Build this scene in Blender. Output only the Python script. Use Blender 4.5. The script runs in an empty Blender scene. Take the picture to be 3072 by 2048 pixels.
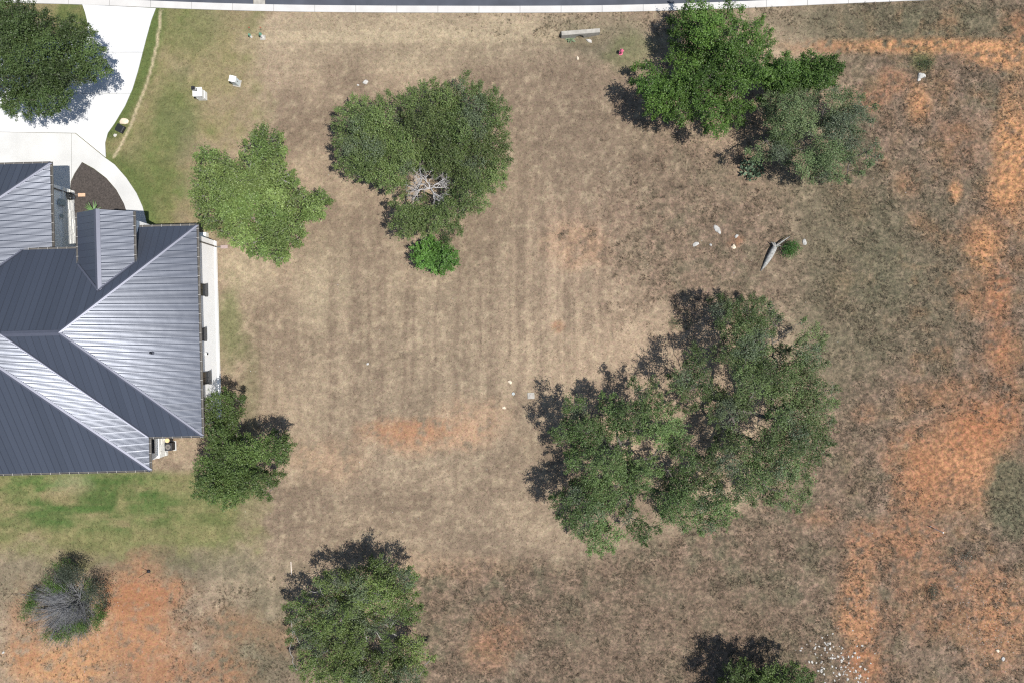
import bpy, bmesh, math, random
import numpy as np
from mathutils import Vector, Matrix

random.seed(7)
rng = np.random.default_rng(11)
scene = bpy.context.scene
COL = scene.collection

# ------------------------------------------------------------------ camera, sky, sun, exposure
CAM_H, FOC = 57.0, 2048.0          # drone height (m); focal length in photo pixels (24 mm equivalent)
cam_d = bpy.data.cameras.new('camera')
cam_d.sensor_width = 36.0
cam_d.lens = 24.0
cam_d.clip_end = 2000
cam = bpy.data.objects.new('camera', cam_d)
cam.location = (0, 0, CAM_H)
COL.objects.link(cam)
scene.camera = cam

SH = Vector((-0.89, 0.45))          # the way shadows fall on the ground
SH.normalize()
TANZ = 0.43                         # shadow length per metre of height
ELEV = math.atan(1 / TANZ)
world = bpy.data.worlds.new('World')
scene.world = world
world.use_nodes = True
nt = world.node_tree
sky = nt.nodes.new('ShaderNodeTexSky')
sky.sky_type = 'NISHITA'
sky.sun_disc = False
sky.sun_elevation = ELEV
sky.sun_rotation = math.atan2(-SH.x, -SH.y)
sky.air_density = 1.0
sky.dust_density = 0.6
bg = nt.nodes['Background']
bg.inputs['Strength'].default_value = 0.10
nt.links.new(sky.outputs['Color'], bg.inputs['Color'])

sun_d = bpy.data.lights.new('sun', 'SUN')
sun_d.energy = 4.6
sun_d.angle = math.radians(0.53)
sun_d.color = (1.0, 0.965, 0.925)
sun = bpy.data.objects.new('sun', sun_d)
sun_dir = Vector((SH.x * TANZ, SH.y * TANZ, -1)).normalized()
sun.rotation_euler = sun_dir.to_track_quat('-Z', 'Y').to_euler()
sun.location = (20, -15, 60)
COL.objects.link(sun)

vs = scene.view_settings
vs.view_transform = 'Standard'
vs.look = 'None'
vs.exposure = 0.5
vs.gamma = 1.0
vs.use_curve_mapping = False
scene.cycles.use_denoising = False     # keeps the fine grain of grass and leaves
scene.cycles.filter_width = 1.2
scene.cycles.max_bounces = 6
scene.cycles.transparent_max_bounces = 8

# ------------------------------------------------------------------ helpers
def P(px, py, h=0.0):
    k = (CAM_H - h) / FOC
    return Vector(((px - 1536) * k, -(py - 1024) * k, h))

def zz(scale, ox, oy):
    return lambda pts: [(ox + x * scale, oy + y * scale) for x, y in pts]

ZA = zz(1 / 3.0625, 0, 0)
DD = zz(1.30612, 0, 0)
ZC = zz(650 / 1568, 950, 200)
ZE = zz(850 / 2338, 1850, 0)
ZG = zz(1050 / 1937, 1500, 850)
ZK = zz(600 / 2010, 800, 1580)
ZL = zz(400 / 1363, 540, 1100)
ZM = zz(1 / 3.0625, 0, 1536)
ZN = zz(1022 / 2352, 2050, 1650)
ZS = zz(500 / 2352, 2000, 640)

def lin(c):
    c = np.asarray(c, float) / 255.0
    return np.where(c <= 0.04045, c / 12.92, ((c + 0.055) / 1.055) ** 2.4)

def tag(o, label=None, cat=None, group=None, kind=None):
    if label: o['label'] = label
    if cat: o['category'] = cat
    if group: o['group'] = group
    if kind: o['kind'] = kind
    return o

def empty(name, loc=(0, 0, 0), rz=0.0):
    o = bpy.data.objects.new(name, None)
    o.location = loc
    o.rotation_euler = (0, 0, rz)
    o.empty_display_size = 0.2
    COL.objects.link(o)
    return o

def link(name, me, mat=None, parent=None):
    o = bpy.data.objects.new(name, me)
    if mat is not None and len(me.materials) == 0:
        me.materials.append(mat)
    COL.objects.link(o)
    if parent: o.parent = parent
    return o

def mesh_obj(name, verts, faces, mat, parent=None, smooth=False):
    me = bpy.data.meshes.new(name)
    me.from_pydata([tuple(v) for v in verts], [], faces)
    if smooth:
        me.polygons.foreach_set('use_smooth', [True] * len(me.polygons))
    me.update()
    return link(name, me, mat, parent)

class MB:
    def __init__(s): s.bm = bmesh.new()
    def box(s, x0, x1, y0, y1, z0, z1, bevel=0.0):
        r = bmesh.ops.create_cube(s.bm, size=1.0)
        for v in r['verts']:
            v.co = Vector(((x0 + x1) / 2 + v.co.x * (x1 - x0), (y0 + y1) / 2 + v.co.y * (y1 - y0), (z0 + z1) / 2 + v.co.z * (z1 - z0)))
        if bevel > 0:
            es = list({e for v in r['verts'] for e in v.link_edges})
            bmesh.ops.bevel(s.bm, geom=es, offset=bevel, segments=2, affect='EDGES', profile=0.6)
        return s
    def cyl(s, x, y, z0, z1, r0, r1=None, n=16):
        r1 = r0 if r1 is None else r1
        r = bmesh.ops.create_cone(s.bm, cap_ends=True, cap_tris=False, segments=n, radius1=r0, radius2=max(r1, 1e-4), depth=z1 - z0)
        for v in r['verts']: v.co += Vector((x, y, (z0 + z1) / 2))
        return s
    def tube(s, pts, radii, n=6):
        pts = [Vector(p) for p in pts]
        rings = []
        for i, p in enumerate(pts):
            d = (pts[min(i + 1, len(pts) - 1)] - pts[max(i - 1, 0)]).normalized()
            a = d.orthogonal().normalized(); b = d.cross(a)
            r = radii[i] if hasattr(radii, '__len__') else radii
            rings.append([s.bm.verts.new(p + (a * math.cos(t * 2 * math.pi / n) + b * math.sin(t * 2 * math.pi / n)) * r) for t in range(n)])
        for q, w in zip(rings, rings[1:]):
            for t in range(n):
                s.bm.faces.new((q[t], q[(t + 1) % n], w[(t + 1) % n], w[t]))
        s.bm.faces.new(rings[0][::-1]); s.bm.faces.new(rings[-1])
        return s
    def prism(s, pts, z0, z1):
        lo = [s.bm.verts.new((p[0], p[1], z0)) for p in pts]
        hi = [s.bm.verts.new((p[0], p[1], z1)) for p in pts]
        n = len(pts)
        s.bm.faces.new(lo[::-1]); s.bm.faces.new(hi)
        for i in range(n):
            s.bm.faces.new((lo[i], lo[(i + 1) % n], hi[(i + 1) % n], hi[i]))
        return s
    def build(s, name, mat, parent=None, smooth=False):
        bmesh.ops.recalc_face_normals(s.bm, faces=s.bm.faces[:])
        big = [f for f in s.bm.faces if len(f.verts) > 4]
        if big: bmesh.ops.triangulate(s.bm, faces=big)
        me = bpy.data.meshes.new(name)
        s.bm.to_mesh(me); s.bm.free()
        if smooth: me.polygons.foreach_set('use_smooth', [True] * len(me.polygons))
        return link(name, me, mat, parent)

# numpy value noise
_perm = rng.random((256, 256))
def vnoise(x, y):
    xi = np.floor(x).astype(int); yi = np.floor(y).astype(int)
    fx = x - xi; fy = y - yi
    fx = fx * fx * (3 - 2 * fx); fy = fy * fy * (3 - 2 * fy)
    g = lambda a, b: _perm[a & 255, b & 255]
    return (g(xi, yi) * (1 - fx) + g(xi + 1, yi) * fx) * (1 - fy) + (g(xi, yi + 1) * (1 - fx) + g(xi + 1, yi + 1) * fx) * fy
def fbm(x, y, o=4):
    s = 0; a = 0.5; t = 0
    for i in range(o):
        s = s + a * vnoise(x * 2 ** i + 17.3 * i, y * 2 ** i + 9.1 * i); t += a; a *= 0.55
    return s / t

def clip_half(poly, axis, val, keep_greater):
    out = []
    n = len(poly)
    for i in range(n):
        a = poly[i]; b = poly[(i + 1) % n]
        ia = (a[axis] >= val) if keep_greater else (a[axis] <= val)
        ib = (b[axis] >= val) if keep_greater else (b[axis] <= val)
        if ia: out.append(a)
        if ia != ib:
            t = (val - a[axis]) / (b[axis] - a[axis])
            out.append((a[0] + (b[0] - a[0]) * t, a[1] + (b[1] - a[1]) * t))
    return out

# ------------------------------------------------------------------ materials
def mat_base(name):
    m = bpy.data.materials.new(name)
    m.use_nodes = True
    return m, m.node_tree, m.node_tree.nodes['Principled BSDF']

def mat(name, col, rough=0.7, metal=0.0, var=0.12, scale=6.0, bump=0.0, bscale=None, spec=0.4, detail=4):
    m, t, b = mat_base(name)
    b.inputs['Roughness'].default_value = rough
    b.inputs['Metallic'].default_value = metal
    b.inputs['Specular IOR Level'].default_value = spec
    co = t.nodes.new('ShaderNodeTexCoord')
    no = t.nodes.new('ShaderNodeTexNoise')
    no.inputs['Scale'].default_value = scale
    no.inputs['Detail'].default_value = detail
    t.links.new(co.outputs['Object'], no.inputs['Vector'])
    mr = t.nodes.new('ShaderNodeMapRange')
    mr.inputs['To Min'].default_value = 1 - var
    mr.inputs['To Max'].default_value = 1 + var
    mr.inputs['From Min'].default_value = 0.25
    mr.inputs['From Max'].default_value = 0.75
    t.links.new(no.outputs['Fac'], mr.inputs['Value'])
    mx = t.nodes.new('ShaderNodeMix')
    mx.data_type = 'RGBA'; mx.blend_type = 'MULTIPLY'
    mx.inputs['Factor'].default_value = 1.0
    mx.inputs['A'].default_value = (*col, 1)
    t.links.new(mr.outputs['Result'], mx.inputs['B'])
    t.links.new(mx.outputs['Result'], b.inputs['Base Color'])
    if bump:
        n2 = t.nodes.new('ShaderNodeTexNoise')
        n2.inputs['Scale'].default_value = bscale or scale * 4
        n2.inputs['Detail'].default_value = 5
        t.links.new(co.outputs['Object'], n2.inputs['Vector'])
        bp = t.nodes.new('ShaderNodeBump')
        bp.inputs['Strength'].default_value = bump
        bp.inputs['Distance'].default_value = 0.05
        t.links.new(n2.outputs['Fac'], bp.inputs['Height'])
        t.links.new(bp.outputs['Normal'], b.inputs['Normal'])
    return m

M = {}
M['concrete_new'] = mat('concrete_new', (0.50, 0.50, 0.49), 0.85, var=0.08, scale=0.5, bump=0.05)
M['concrete'] = mat('concrete', (0.46, 0.455, 0.43), 0.85, var=0.11, scale=0.45, bump=0.06, detail=8)
M['concrete_old'] = mat('concrete_old', (0.30, 0.28, 0.24), 0.9, var=0.22, scale=3, bump=0.15)
M['curb'] = mat('curb_concrete', (0.45, 0.435, 0.405), 0.88, var=0.09, scale=0.9, bump=0.06)
M['asphalt'] = mat('asphalt', (0.055, 0.060, 0.072), 0.85, var=0.22, scale=0.7, bump=0.15, bscale=25, detail=7)
M['mulch'] = mat('mulch', (0.052, 0.043, 0.037), 0.95, var=0.5, scale=9, bump=0.6, bscale=14)
M['stucco'] = mat('white_stucco', (0.86, 0.85, 0.82), 0.85, var=0.03, scale=2, bump=0.05)
M['stone'] = mat('white_stone', (0.72, 0.71, 0.66), 0.88, var=0.10, scale=5, bump=0.2, bscale=14)
M['glass'] = mat('dark_glass', (0.02, 0.025, 0.03), 0.08, spec=0.6, var=0.02)
M['black_metal'] = mat('black_metal', (0.018, 0.018, 0.02), 0.45, var=0.1)
M['dark_frame'] = mat('dark_frame', (0.05, 0.05, 0.05), 0.5)
M['gutter'] = mat('gutter_metal', (0.15, 0.14, 0.125), 0.45, metal=0.3, var=0.15, scale=3)
M['gutter_inside'] = mat('strap_metal', (0.42, 0.40, 0.36), 0.5, var=0.08)
M['box_grey'] = mat('grey_paint', (0.33, 0.38, 0.38), 0.5)
M['ped_metal'] = mat('pedestal_paint', (0.55, 0.60, 0.60), 0.45, var=0.06)
M['black_plastic'] = mat('black_plastic', (0.02, 0.021, 0.024), 0.5, var=0.2, scale=8)
M['rubber'] = mat('black_rubber', (0.012, 0.014, 0.014), 0.55)
M['tan_lid'] = mat('tan_lid', (0.62, 0.43, 0.22), 0.6)
M['steel'] = mat('grille_steel', (0.22, 0.20, 0.18), 0.5, metal=0.4)
M['hydrant'] = mat('pink_paint', (0.55, 0.12, 0.20), 0.45, var=0.15, scale=12)
M['wood_white'] = mat('bleached_wood', (0.68, 0.60, 0.52), 0.8, var=0.1, scale=8)
M['log'] = mat('weathered_log', (0.27, 0.265, 0.245), 0.9, var=0.5, scale=10, bump=0.4, bscale=30)
M['rock'] = mat('limestone', (0.43, 0.41, 0.37), 0.9, var=0.2, scale=6, bump=0.3, bscale=18)
M['outcrop'] = mat('outcrop_stone', (0.34, 0.33, 0.30), 0.9, var=0.3, scale=7, bump=0.4, bscale=16)
M['rock_tan'] = mat('tan_rock', (0.55, 0.46, 0.34), 0.9, var=0.2, scale=5, bump=0.3, bscale=14)
M['bark'] = mat('oak_bark', (0.115, 0.10, 0.085), 0.92, var=0.35, scale=9, bump=0.4, bscale=30)
M['bark_pale'] = mat('pale_bark', (0.23, 0.22, 0.20), 0.9, var=0.3, scale=8, bump=0.3, bscale=30)
M['deadwood'] = mat('dead_wood', (0.38, 0.36, 0.34), 0.9, var=0.25, scale=9)
M['twig_grey'] = mat('dead_twigs', (0.19, 0.19, 0.19), 0.9, var=0.3, scale=4)
M['terracotta'] = mat('splash_block', (0.52, 0.34, 0.22), 0.85)
M['splash_grey'] = mat('splash_block_grey', (0.30, 0.23, 0.21), 0.85)
M['green_cap'] = mat('green_cap', (0.10, 0.22, 0.14), 0.5)
M['white_plastic'] = mat('white_plastic', (0.75, 0.74, 0.70), 0.5)
M['flag'] = mat('red_flag', (0.60, 0.10, 0.06), 0.6)
M['door_wood'] = mat('door_wood', (0.10, 0.055, 0.03), 0.5, scale=12)
M['lantern_glass'] = mat('lantern_glass', (0.30, 0.30, 0.28), 0.15, spec=0.6)

def roof_material():
    m, t, b = mat_base('roof_metal')
    b.inputs['Metallic'].default_value = 0.20
    b.inputs['Specular IOR Level'].default_value = 0.26
    geo = t.nodes.new('ShaderNodeNewGeometry')
    mp = t.nodes.new('ShaderNodeMapping')
    t.links.new(geo.outputs['Position'], mp.inputs['Vector'])
    no = t.nodes.new('ShaderNodeTexNoise')
    no.inputs['Scale'].default_value = 0.35
    no.inputs['Detail'].default_value = 4
    t.links.new(mp.outputs['Vector'], no.inputs['Vector'])
    cr = t.nodes.new('ShaderNodeMapRange')
    cr.inputs['To Min'].default_value = 0.22
    cr.inputs['To Max'].default_value = 0.30
    t.links.new(no.outputs['Fac'], cr.inputs['Value'])
    t.links.new(cr.outputs['Result'], b.inputs['Roughness'])
    oi = t.nodes.new('ShaderNodeObjectInfo')
    mr = t.nodes.new('ShaderNodeMapRange')
    mr.inputs['To Min'].default_value = 0.93
    mr.inputs['To Max'].default_value = 1.07
    t.links.new(oi.outputs['Random'], mr.inputs['Value'])
    mx = t.nodes.new('ShaderNodeMix')
    mx.data_type = 'RGBA'; mx.blend_type = 'MULTIPLY'
    mx.inputs['Factor'].default_value = 1.0
    mx.inputs['A'].default_value = (0.052, 0.060, 0.078, 1)
    t.links.new(mr.outputs['Result'], mx.inputs['B'])
    t.links.new(mx.outputs['Result'], b.inputs['Base Color'])
    # oil canning: broad, shallow waves in the sheet
    n2 = t.nodes.new('ShaderNodeTexNoise')
    n2.inputs['Scale'].default_value = 1.1
    n2.inputs['Detail'].default_value = 1
    t.links.new(geo.outputs['Position'], n2.inputs['Vector'])
    bp = t.nodes.new('ShaderNodeBump')
    bp.inputs['Strength'].default_value = 0.5
    bp.inputs['Distance'].default_value = 0.012
    t.links.new(n2.outputs['Fac'], bp.inputs['Height'])
    t.links.new(bp.outputs['Normal'], b.inputs['Normal'])
    return m
M['roof'] = roof_material()
M['roof_cap'] = mat('roof_cap', (0.10, 0.105, 0.13), 0.42, metal=0.45, var=0.05)

def ground_material():
    m, t, b = mat_base('ground_soil_and_turf')
    b.inputs['Roughness'].default_value = 0.95
    b.inputs['Specular IOR Level'].default_value = 0.1
    at = t.nodes.new('ShaderNodeAttribute'); at.attribute_name = 'gcol'
    geo = t.nodes.new('ShaderNodeNewGeometry')
    def noise(scale, detail, lo, hi, rough=0.6):
        n = t.nodes.new('ShaderNodeTexNoise')
        n.inputs['Scale'].default_value = scale
        n.inputs['Detail'].default_value = detail
        n.inputs['Roughness'].default_value = rough
        t.links.new(geo.outputs['Position'], n.inputs['Vector'])
        r = t.nodes.new('ShaderNodeMapRange')
        r.inputs['From Min'].default_value = 0.3
        r.inputs['From Max'].default_value = 0.7
        r.inputs['To Min'].default_value = lo
        r.inputs['To Max'].default_value = hi
        t.links.new(n.outputs['Fac'], r.inputs['Value'])
        return n, r
    n1, r1 = noise(7.0, 6, 0.68, 1.32, 0.78)
    n2, r2 = noise(1.3, 4, 0.90, 1.10)
    mu = t.nodes.new('ShaderNodeMath'); mu.operation = 'MULTIPLY'
    t.links.new(r1.outputs['Result'], mu.inputs[0]); t.links.new(r2.outputs['Result'], mu.inputs[1])
    mx = t.nodes.new('ShaderNodeMix'); mx.data_type = 'RGBA'; mx.blend_type = 'MULTIPLY'
    mx.inputs['Factor'].default_value = 1.0
    t.links.new(at.outputs['Color'], mx.inputs['A']); t.links.new(mu.outputs['Value'], mx.inputs['B'])
    n5, r5 = noise(2.6, 6, 0.0, 1.0, 0.72)
    r5.inputs['From Min'].default_value = 0.41; r5.inputs['From Max'].default_value = 0.59
    tint = t.nodes.new('ShaderNodeMix'); tint.data_type = 'RGBA'
    tint.inputs['A'].default_value = (0.66, 0.68, 0.66, 1); tint.inputs['B'].default_value = (1.34, 1.27, 1.24, 1)
    t.links.new(r5.outputs['Result'], tint.inputs['Factor'])
    mul2 = t.nodes.new('ShaderNodeMix'); mul2.data_type = 'RGBA'; mul2.blend_type = 'MULTIPLY'
    fm = t.nodes.new('ShaderNodeMath'); fm.operation = 'MULTIPLY_ADD'; fm.inputs[1].default_value = 0.72; fm.inputs[2].default_value = 0.22
    t.links.new(at.outputs['Alpha'], fm.inputs[0]); t.links.new(fm.outputs['Value'], mul2.inputs['Factor'])
    t.links.new(mx.outputs['Result'], mul2.inputs['A']); t.links.new(tint.outputs['Result'], mul2.inputs['B'])
    hs = t.nodes.new('ShaderNodeHueSaturation')
    n3, r3 = noise(4.3, 3, 0.485, 0.515)
    t.links.new(r3.outputs['Result'], hs.inputs['Hue'])
    t.links.new(mul2.outputs['Result'], hs.inputs['Color'])
    t.links.new(hs.outputs['Color'], b.inputs['Base Color'])
    bp = t.nodes.new('ShaderNodeBump')
    bp.inputs['Strength'].default_value = 0.55
    bp.inputs['Distance'].default_value = 0.06
    t.links.new(n1.outputs['Fac'], bp.inputs['Height'])
    t.links.new(bp.outputs['Normal'], b.inputs['Normal'])
    return m
M['ground'] = ground_material()

def leaf_material(name, inst=False):
    m = bpy.data.materials.new(name)
    m.use_nodes = True
    t = m.node_tree
    for n in list(t.nodes): t.nodes.remove(n)
    out = t.nodes.new('ShaderNodeOutputMaterial')
    at = t.nodes.new('ShaderNodeAttribute')
    at.attribute_name = 'tcol' if inst else 'lcol'
    if inst: at.attribute_type = 'INSTANCER'
    pr = t.nodes.new('ShaderNodeBsdfPrincipled')
    pr.inputs['Roughness'].default_value = 0.6 if inst else 0.5
    pr.inputs['Specular IOR Level'].default_value = 0.15 if inst else 0.28
    tr = t.nodes.new('ShaderNodeBsdfTranslucent')
    mx = t.nodes.new('ShaderNodeMixShader')
    mx.inputs['Fac'].default_value = 0.22
    t.links.new(at.outputs['Color'], pr.inputs['Base Color'])
    t.links.new(at.outputs['Color'], tr.inputs['Color'])
    t.links.new(pr.outputs['BSDF'], mx.inputs[1]); t.links.new(tr.outputs['BSDF'], mx.inputs[2])
    t.links.new(mx.outputs['Shader'], out.inputs['Surface'])
    return m
M['leaf'] = leaf_material('leaf')
M['blade'] = leaf_material('grass_blade', True)

# ------------------------------------------------------------------ terrain
KG = 1.62                                   # photo brightness of a lit surface over its base colour
C = {k: lin(v) / KG for k, v in dict(
    tan=(165, 146, 122), tan_dk=(136, 119, 100), rose=(178, 152, 128), lawn=(142, 133, 94), green=(96, 112, 62),
    bright=(84, 110, 58), orange=(163, 116, 84), smooth=(174, 129, 95), pale=(192, 154, 122), weed=(126, 109, 92), weedg=(106, 104, 83),
    straw=(198, 182, 150), litter=(186, 163, 137), sand=(187, 141, 101), weeddk=(93, 83, 72), roselt=(164, 141, 123)).items()}

def ell(dx, dy, cx, cy, rx, ry, soft=0.55, nz=0):
    d = np.sqrt(((dx - cx) / rx) ** 2 + ((dy - cy) / ry) ** 2) + nz
    return np.clip((1 + soft * 0.5 - d) / soft, 0, 1)

def line_mask(dx, dy, pts, w):
    best = np.full(dx.shape, 1e9)
    for (x0, y0), (x1, y1) in zip(pts, pts[1:]):
        vx, vy = x1 - x0, y1 - y0
        t = np.clip(((dx - x0) * vx + (dy - y0) * vy) / (vx * vx + vy * vy), 0, 1)
        best = np.minimum(best, np.hypot(dx - x0 - t * vx, dy - y0 - t * vy))
    return np.clip(1.5 - best / w, 0, 1)

def ground_color(x, y):
    """soil and turf colour at ground point (x, y); dx, dy are photo coordinates at 2352 px width"""
    dx = (x * FOC / CAM_H + 1536) / 1.30612
    dy = (-y * FOC / CAM_H + 1024) / 1.30612
    n1 = fbm(x * 0.22, y * 0.22, 4) - 0.5
    n2 = fbm(x * 0.8 + 40, y * 0.8, 4) - 0.5
    n3 = fbm(x * 2.6 + 7, y * 2.6 + 3, 3) - 0.5
    wob = n1 * 1.1 + n2 * 0.9 + n3 * 0.5
    c = np.repeat(C['tan'][None, :], len(x), 0)
    def mix(mask, col, k=1.0):
        nonlocal c
        mk = np.clip(mask * k, 0, 1)[:, None]
        c = c * (1 - mk) + np.asarray(col)[None, :] * mk
    # mown lot: broad darker and rosier fields, mower swaths
    mix(np.clip(0.32 + n1 * 3.2, 0, 0.85), C['tan_dk'])
    mix(ell(dx, dy, 1350, 330, 230, 260, 1.0, wob), C['tan_dk'], 0.7)
    mix(ell(dx, dy, 1100, 640, 130, 160, 1.0, wob), C['tan_dk'], 0.6)
    mix(ell(dx, dy, 850, 880, 140, 260, 1.0, wob), C['tan_dk'], 0.35)
    mix(ell(dx, dy, 1380, 560, 150, 120, 1.0, wob), C['rose'], 0.6)
    mix(ell(dx, dy, 1560, 720, 170, 120, 1.0, wob), C['litter'], 0.55)
    mix(ell(dx, dy, 1300, 760, 160, 160, 1.0, wob), C['litter'], 0.45)
    mix(ell(dx, dy, 1000, 90, 420, 60, 1.0, wob), C['straw'], 0.55)
    mix(ell(dx, dy, 560, 620, 60, 90, 0.9, wob), C['straw'], 0.5)
    mix(ell(dx, dy, 740, 640, 60, 110, 0.9, wob), C['straw'], 0.3)
    sw = np.clip(fbm((dx + n1 * 26 + (dy - 700) * 0.012) / 10.0, dy / 800.0, 3) * 4.0 - 1.6, 0, 1)
    mix(sw * ell(dx, dy, 940, 780, 340, 350, 0.8, wob), C['tan_dk'], 0.62)
    mix((1 - sw) * ell(dx, dy, 940, 780, 340, 350, 0.8, wob), C['straw'], 0.12)
    mix(sw * ell(dx, dy, 1300, 430, 190, 330, 0.6, wob * 0.4), C['tan_dk'], 0.7)
    sh = np.clip(fbm(dx / 700.0, (dy + n1 * 6) / 13.0, 3) * 4.2 - 1.75, 0, 1)
    mix(sh * ell(dx, dy, 980, 150, 380, 90, 0.8, wob * 0.8), C['tan_dk'], 0.5)
    mix(sh * ell(dx, dy, 1000, 1190, 420, 90, 0.8, wob), C['tan_dk'], 0.5)
    mix(np.clip(n3 * 3.0 - 0.1, 0, 1), C['straw'], 0.35)
    # rough ground on the right and below
    right = np.clip((dx - 1780 + 150 * n1 + (dy - 780) * 0.10) / 140, 0, 1)
    low = np.clip((dy - 1285 + 60 * n1 + np.clip(dx - 1330, 0, 620) * 0.36) / 40, 0, 1) * np.clip((dx - 900) / 80, 0, 1)
    mid_ = 0.62 * ell(dx, dy, 1640, 470, 210, 250, 0.8, wob) + 0.45 * ell(dx, dy, 1640, 620, 230, 110, 0.8, wob)
    rough = np.maximum(np.maximum(right, low), np.clip(mid_, 0, 0.8))
    mix(rough, C['weed'], 0.85)
    mix(rough * np.clip(n2 * 4 + 0.2, 0, 1), C['weedg'], 0.7)
    n4 = fbm(x * 1.7 + 71, y * 1.7 + 13, 4) - 0.5
    mix(rough * np.clip(n4 * 6, 0, 1), C['weeddk'], 0.38)
    mix(rough * np.clip(-n4 * 6 - 0.1, 0, 1), C['roselt'], 0.32)
    mix(ell(dx, dy, 1930, 590, 120, 240, 0.7, wob), C['weedg'], 0.55)
    mix(ell(dx, dy, 2120, 640, 130, 180, 0.9, wob), C['weedg'], 0.5)
    mix(ell(dx, dy, 2050, 60, 320, 55, 0.8, wob), C['weedg'], 0.7)
    mix(ell(dx, dy, 1400, 90, 120, 45, 0.8, wob), C['weedg'], 0.5)
    mix(ell(dx, dy, 1450, 120, 50, 40, 0.8, wob), C['green'], 0.4)
    mix(ell(dx, dy, 1500, 1450, 330, 140, 0.9, wob), C['weed'], 0.6)
    # neighbour's lawn
    fr = np.clip((622 + n2 * 60 + n1 * 60 - dx) / 85, 0, 1) * np.clip((560 - dy) / 50, 0, 1)
    bk = np.clip((612 + n2 * 60 + n1 * 50 - dx) / 90, 0, 1) * np.clip((dy - 1075) / 20, 0, 1) * np.clip((1310 + n2 * 90 + n1 * 60 - dy) / 75, 0, 1)
    mix(fr, C['lawn'], 0.95)
    mix(fr * np.clip(n1 * 2.8 + n2 * 2.2 + 0.16, 0, 1), C['green'], 0.8)
    mix(fr * np.clip(-n1 * 2.4 - n2 * 1.8 + .05, 0, 1), C['tan'], 0.6)
    mix(fr * ell(dx, dy, 440, 60, 60, 60, 0.9, wob), C['green'], 0.45)
    mix(fr * ell(dx, dy, 400, 270, 45, 80, 0.9, wob), C['green'], 0.65)
    mix(fr * ell(dx, dy, 345, 420, 60, 110, 0.9, wob), C['green'], 0.55)
    mix(fr * line_mask(dx, dy, [(360, 24), (345, 90), (325, 160), (305, 215), (275, 265), (250, 300)], 24), C['green'], 0.9)
    mix(fr * line_mask(dx, dy, [(262, 372), (300, 410), (325, 460), (340, 510)], 26), C['green'], 0.7)
    mix(fr * line_mask(dx, dy, [(370, 24), (366, 60), (360, 105), (348, 155), (335, 200), (318, 240), (300, 290), (280, 330), (262, 360)], 2.6), C['straw'], 0.9)
    mix(fr * ell(dx, dy, 470, 440, 60, 80, 1.0, wob), C['tan'], 0.5)
    mix(bk, C['lawn'], 0.9)
    mix(bk * np.clip(n1 * 1.6 + n2 * 1.8 + 0.22, 0, 1), C['green'], 0.6)
    hs_ = np.clip(fbm(dx / 70.0, dy / 16.0, 4) * 3.4 - 1.1, 0, 1)
    mix(bk * hs_, C['green'], 0.5)
    mix(bk * ell(dx, dy, 200, 1130, 210, 80, 1.0, wob) * np.clip(hs_ * 1.1 + n2 * 2 + .15, 0, 1), C['bright'], 0.9)
    mix(bk * ell(dx, dy, 110, 1185, 55, 22, 0.9, wob), C['bright'], 0.75)
    mix(bk * ell(dx, dy, 250, 1135, 60, 34, 0.9, wob), C['bright'] * .85, 0.8)
    mix(bk * ell(dx, dy, 160, 1105, 40, 22, 1.2, wob), C['straw'], 0.3)
    mix(bk * ell(dx, dy, 480, 1210, 110, 60, 0.9, wob), C['green'], 0.35)
    mix(bk * np.clip(n2 * 3.4 + n1 * 1.5 - .1, 0, 1), C['lawn'], 0.75)
    mix(ell(dx, dy, 530, 740, 32, 90, 0.9, wob), C['green'], 0.55)
    mix(ell(dx, dy, 575, 900, 22, 130, 0.9, wob), C['green'], 0.25)
    mix(ell(dx, dy, 420, 1300, 220, 35, 0.9, wob), C['weedg'], 0.5)
    mix(ell(dx, dy, 60, 1330, 90, 50, 0.9, wob), C['weedg'], 0.5)
    mix(ell(dx, dy, 590, 1480, 90, 140, 0.9, wob), C['weedg'], 0.6)
    # orange soil
    grain = np.clip(0.88 + n3 * 3.0 + n2 * 1.6, 0, 1)
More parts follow.
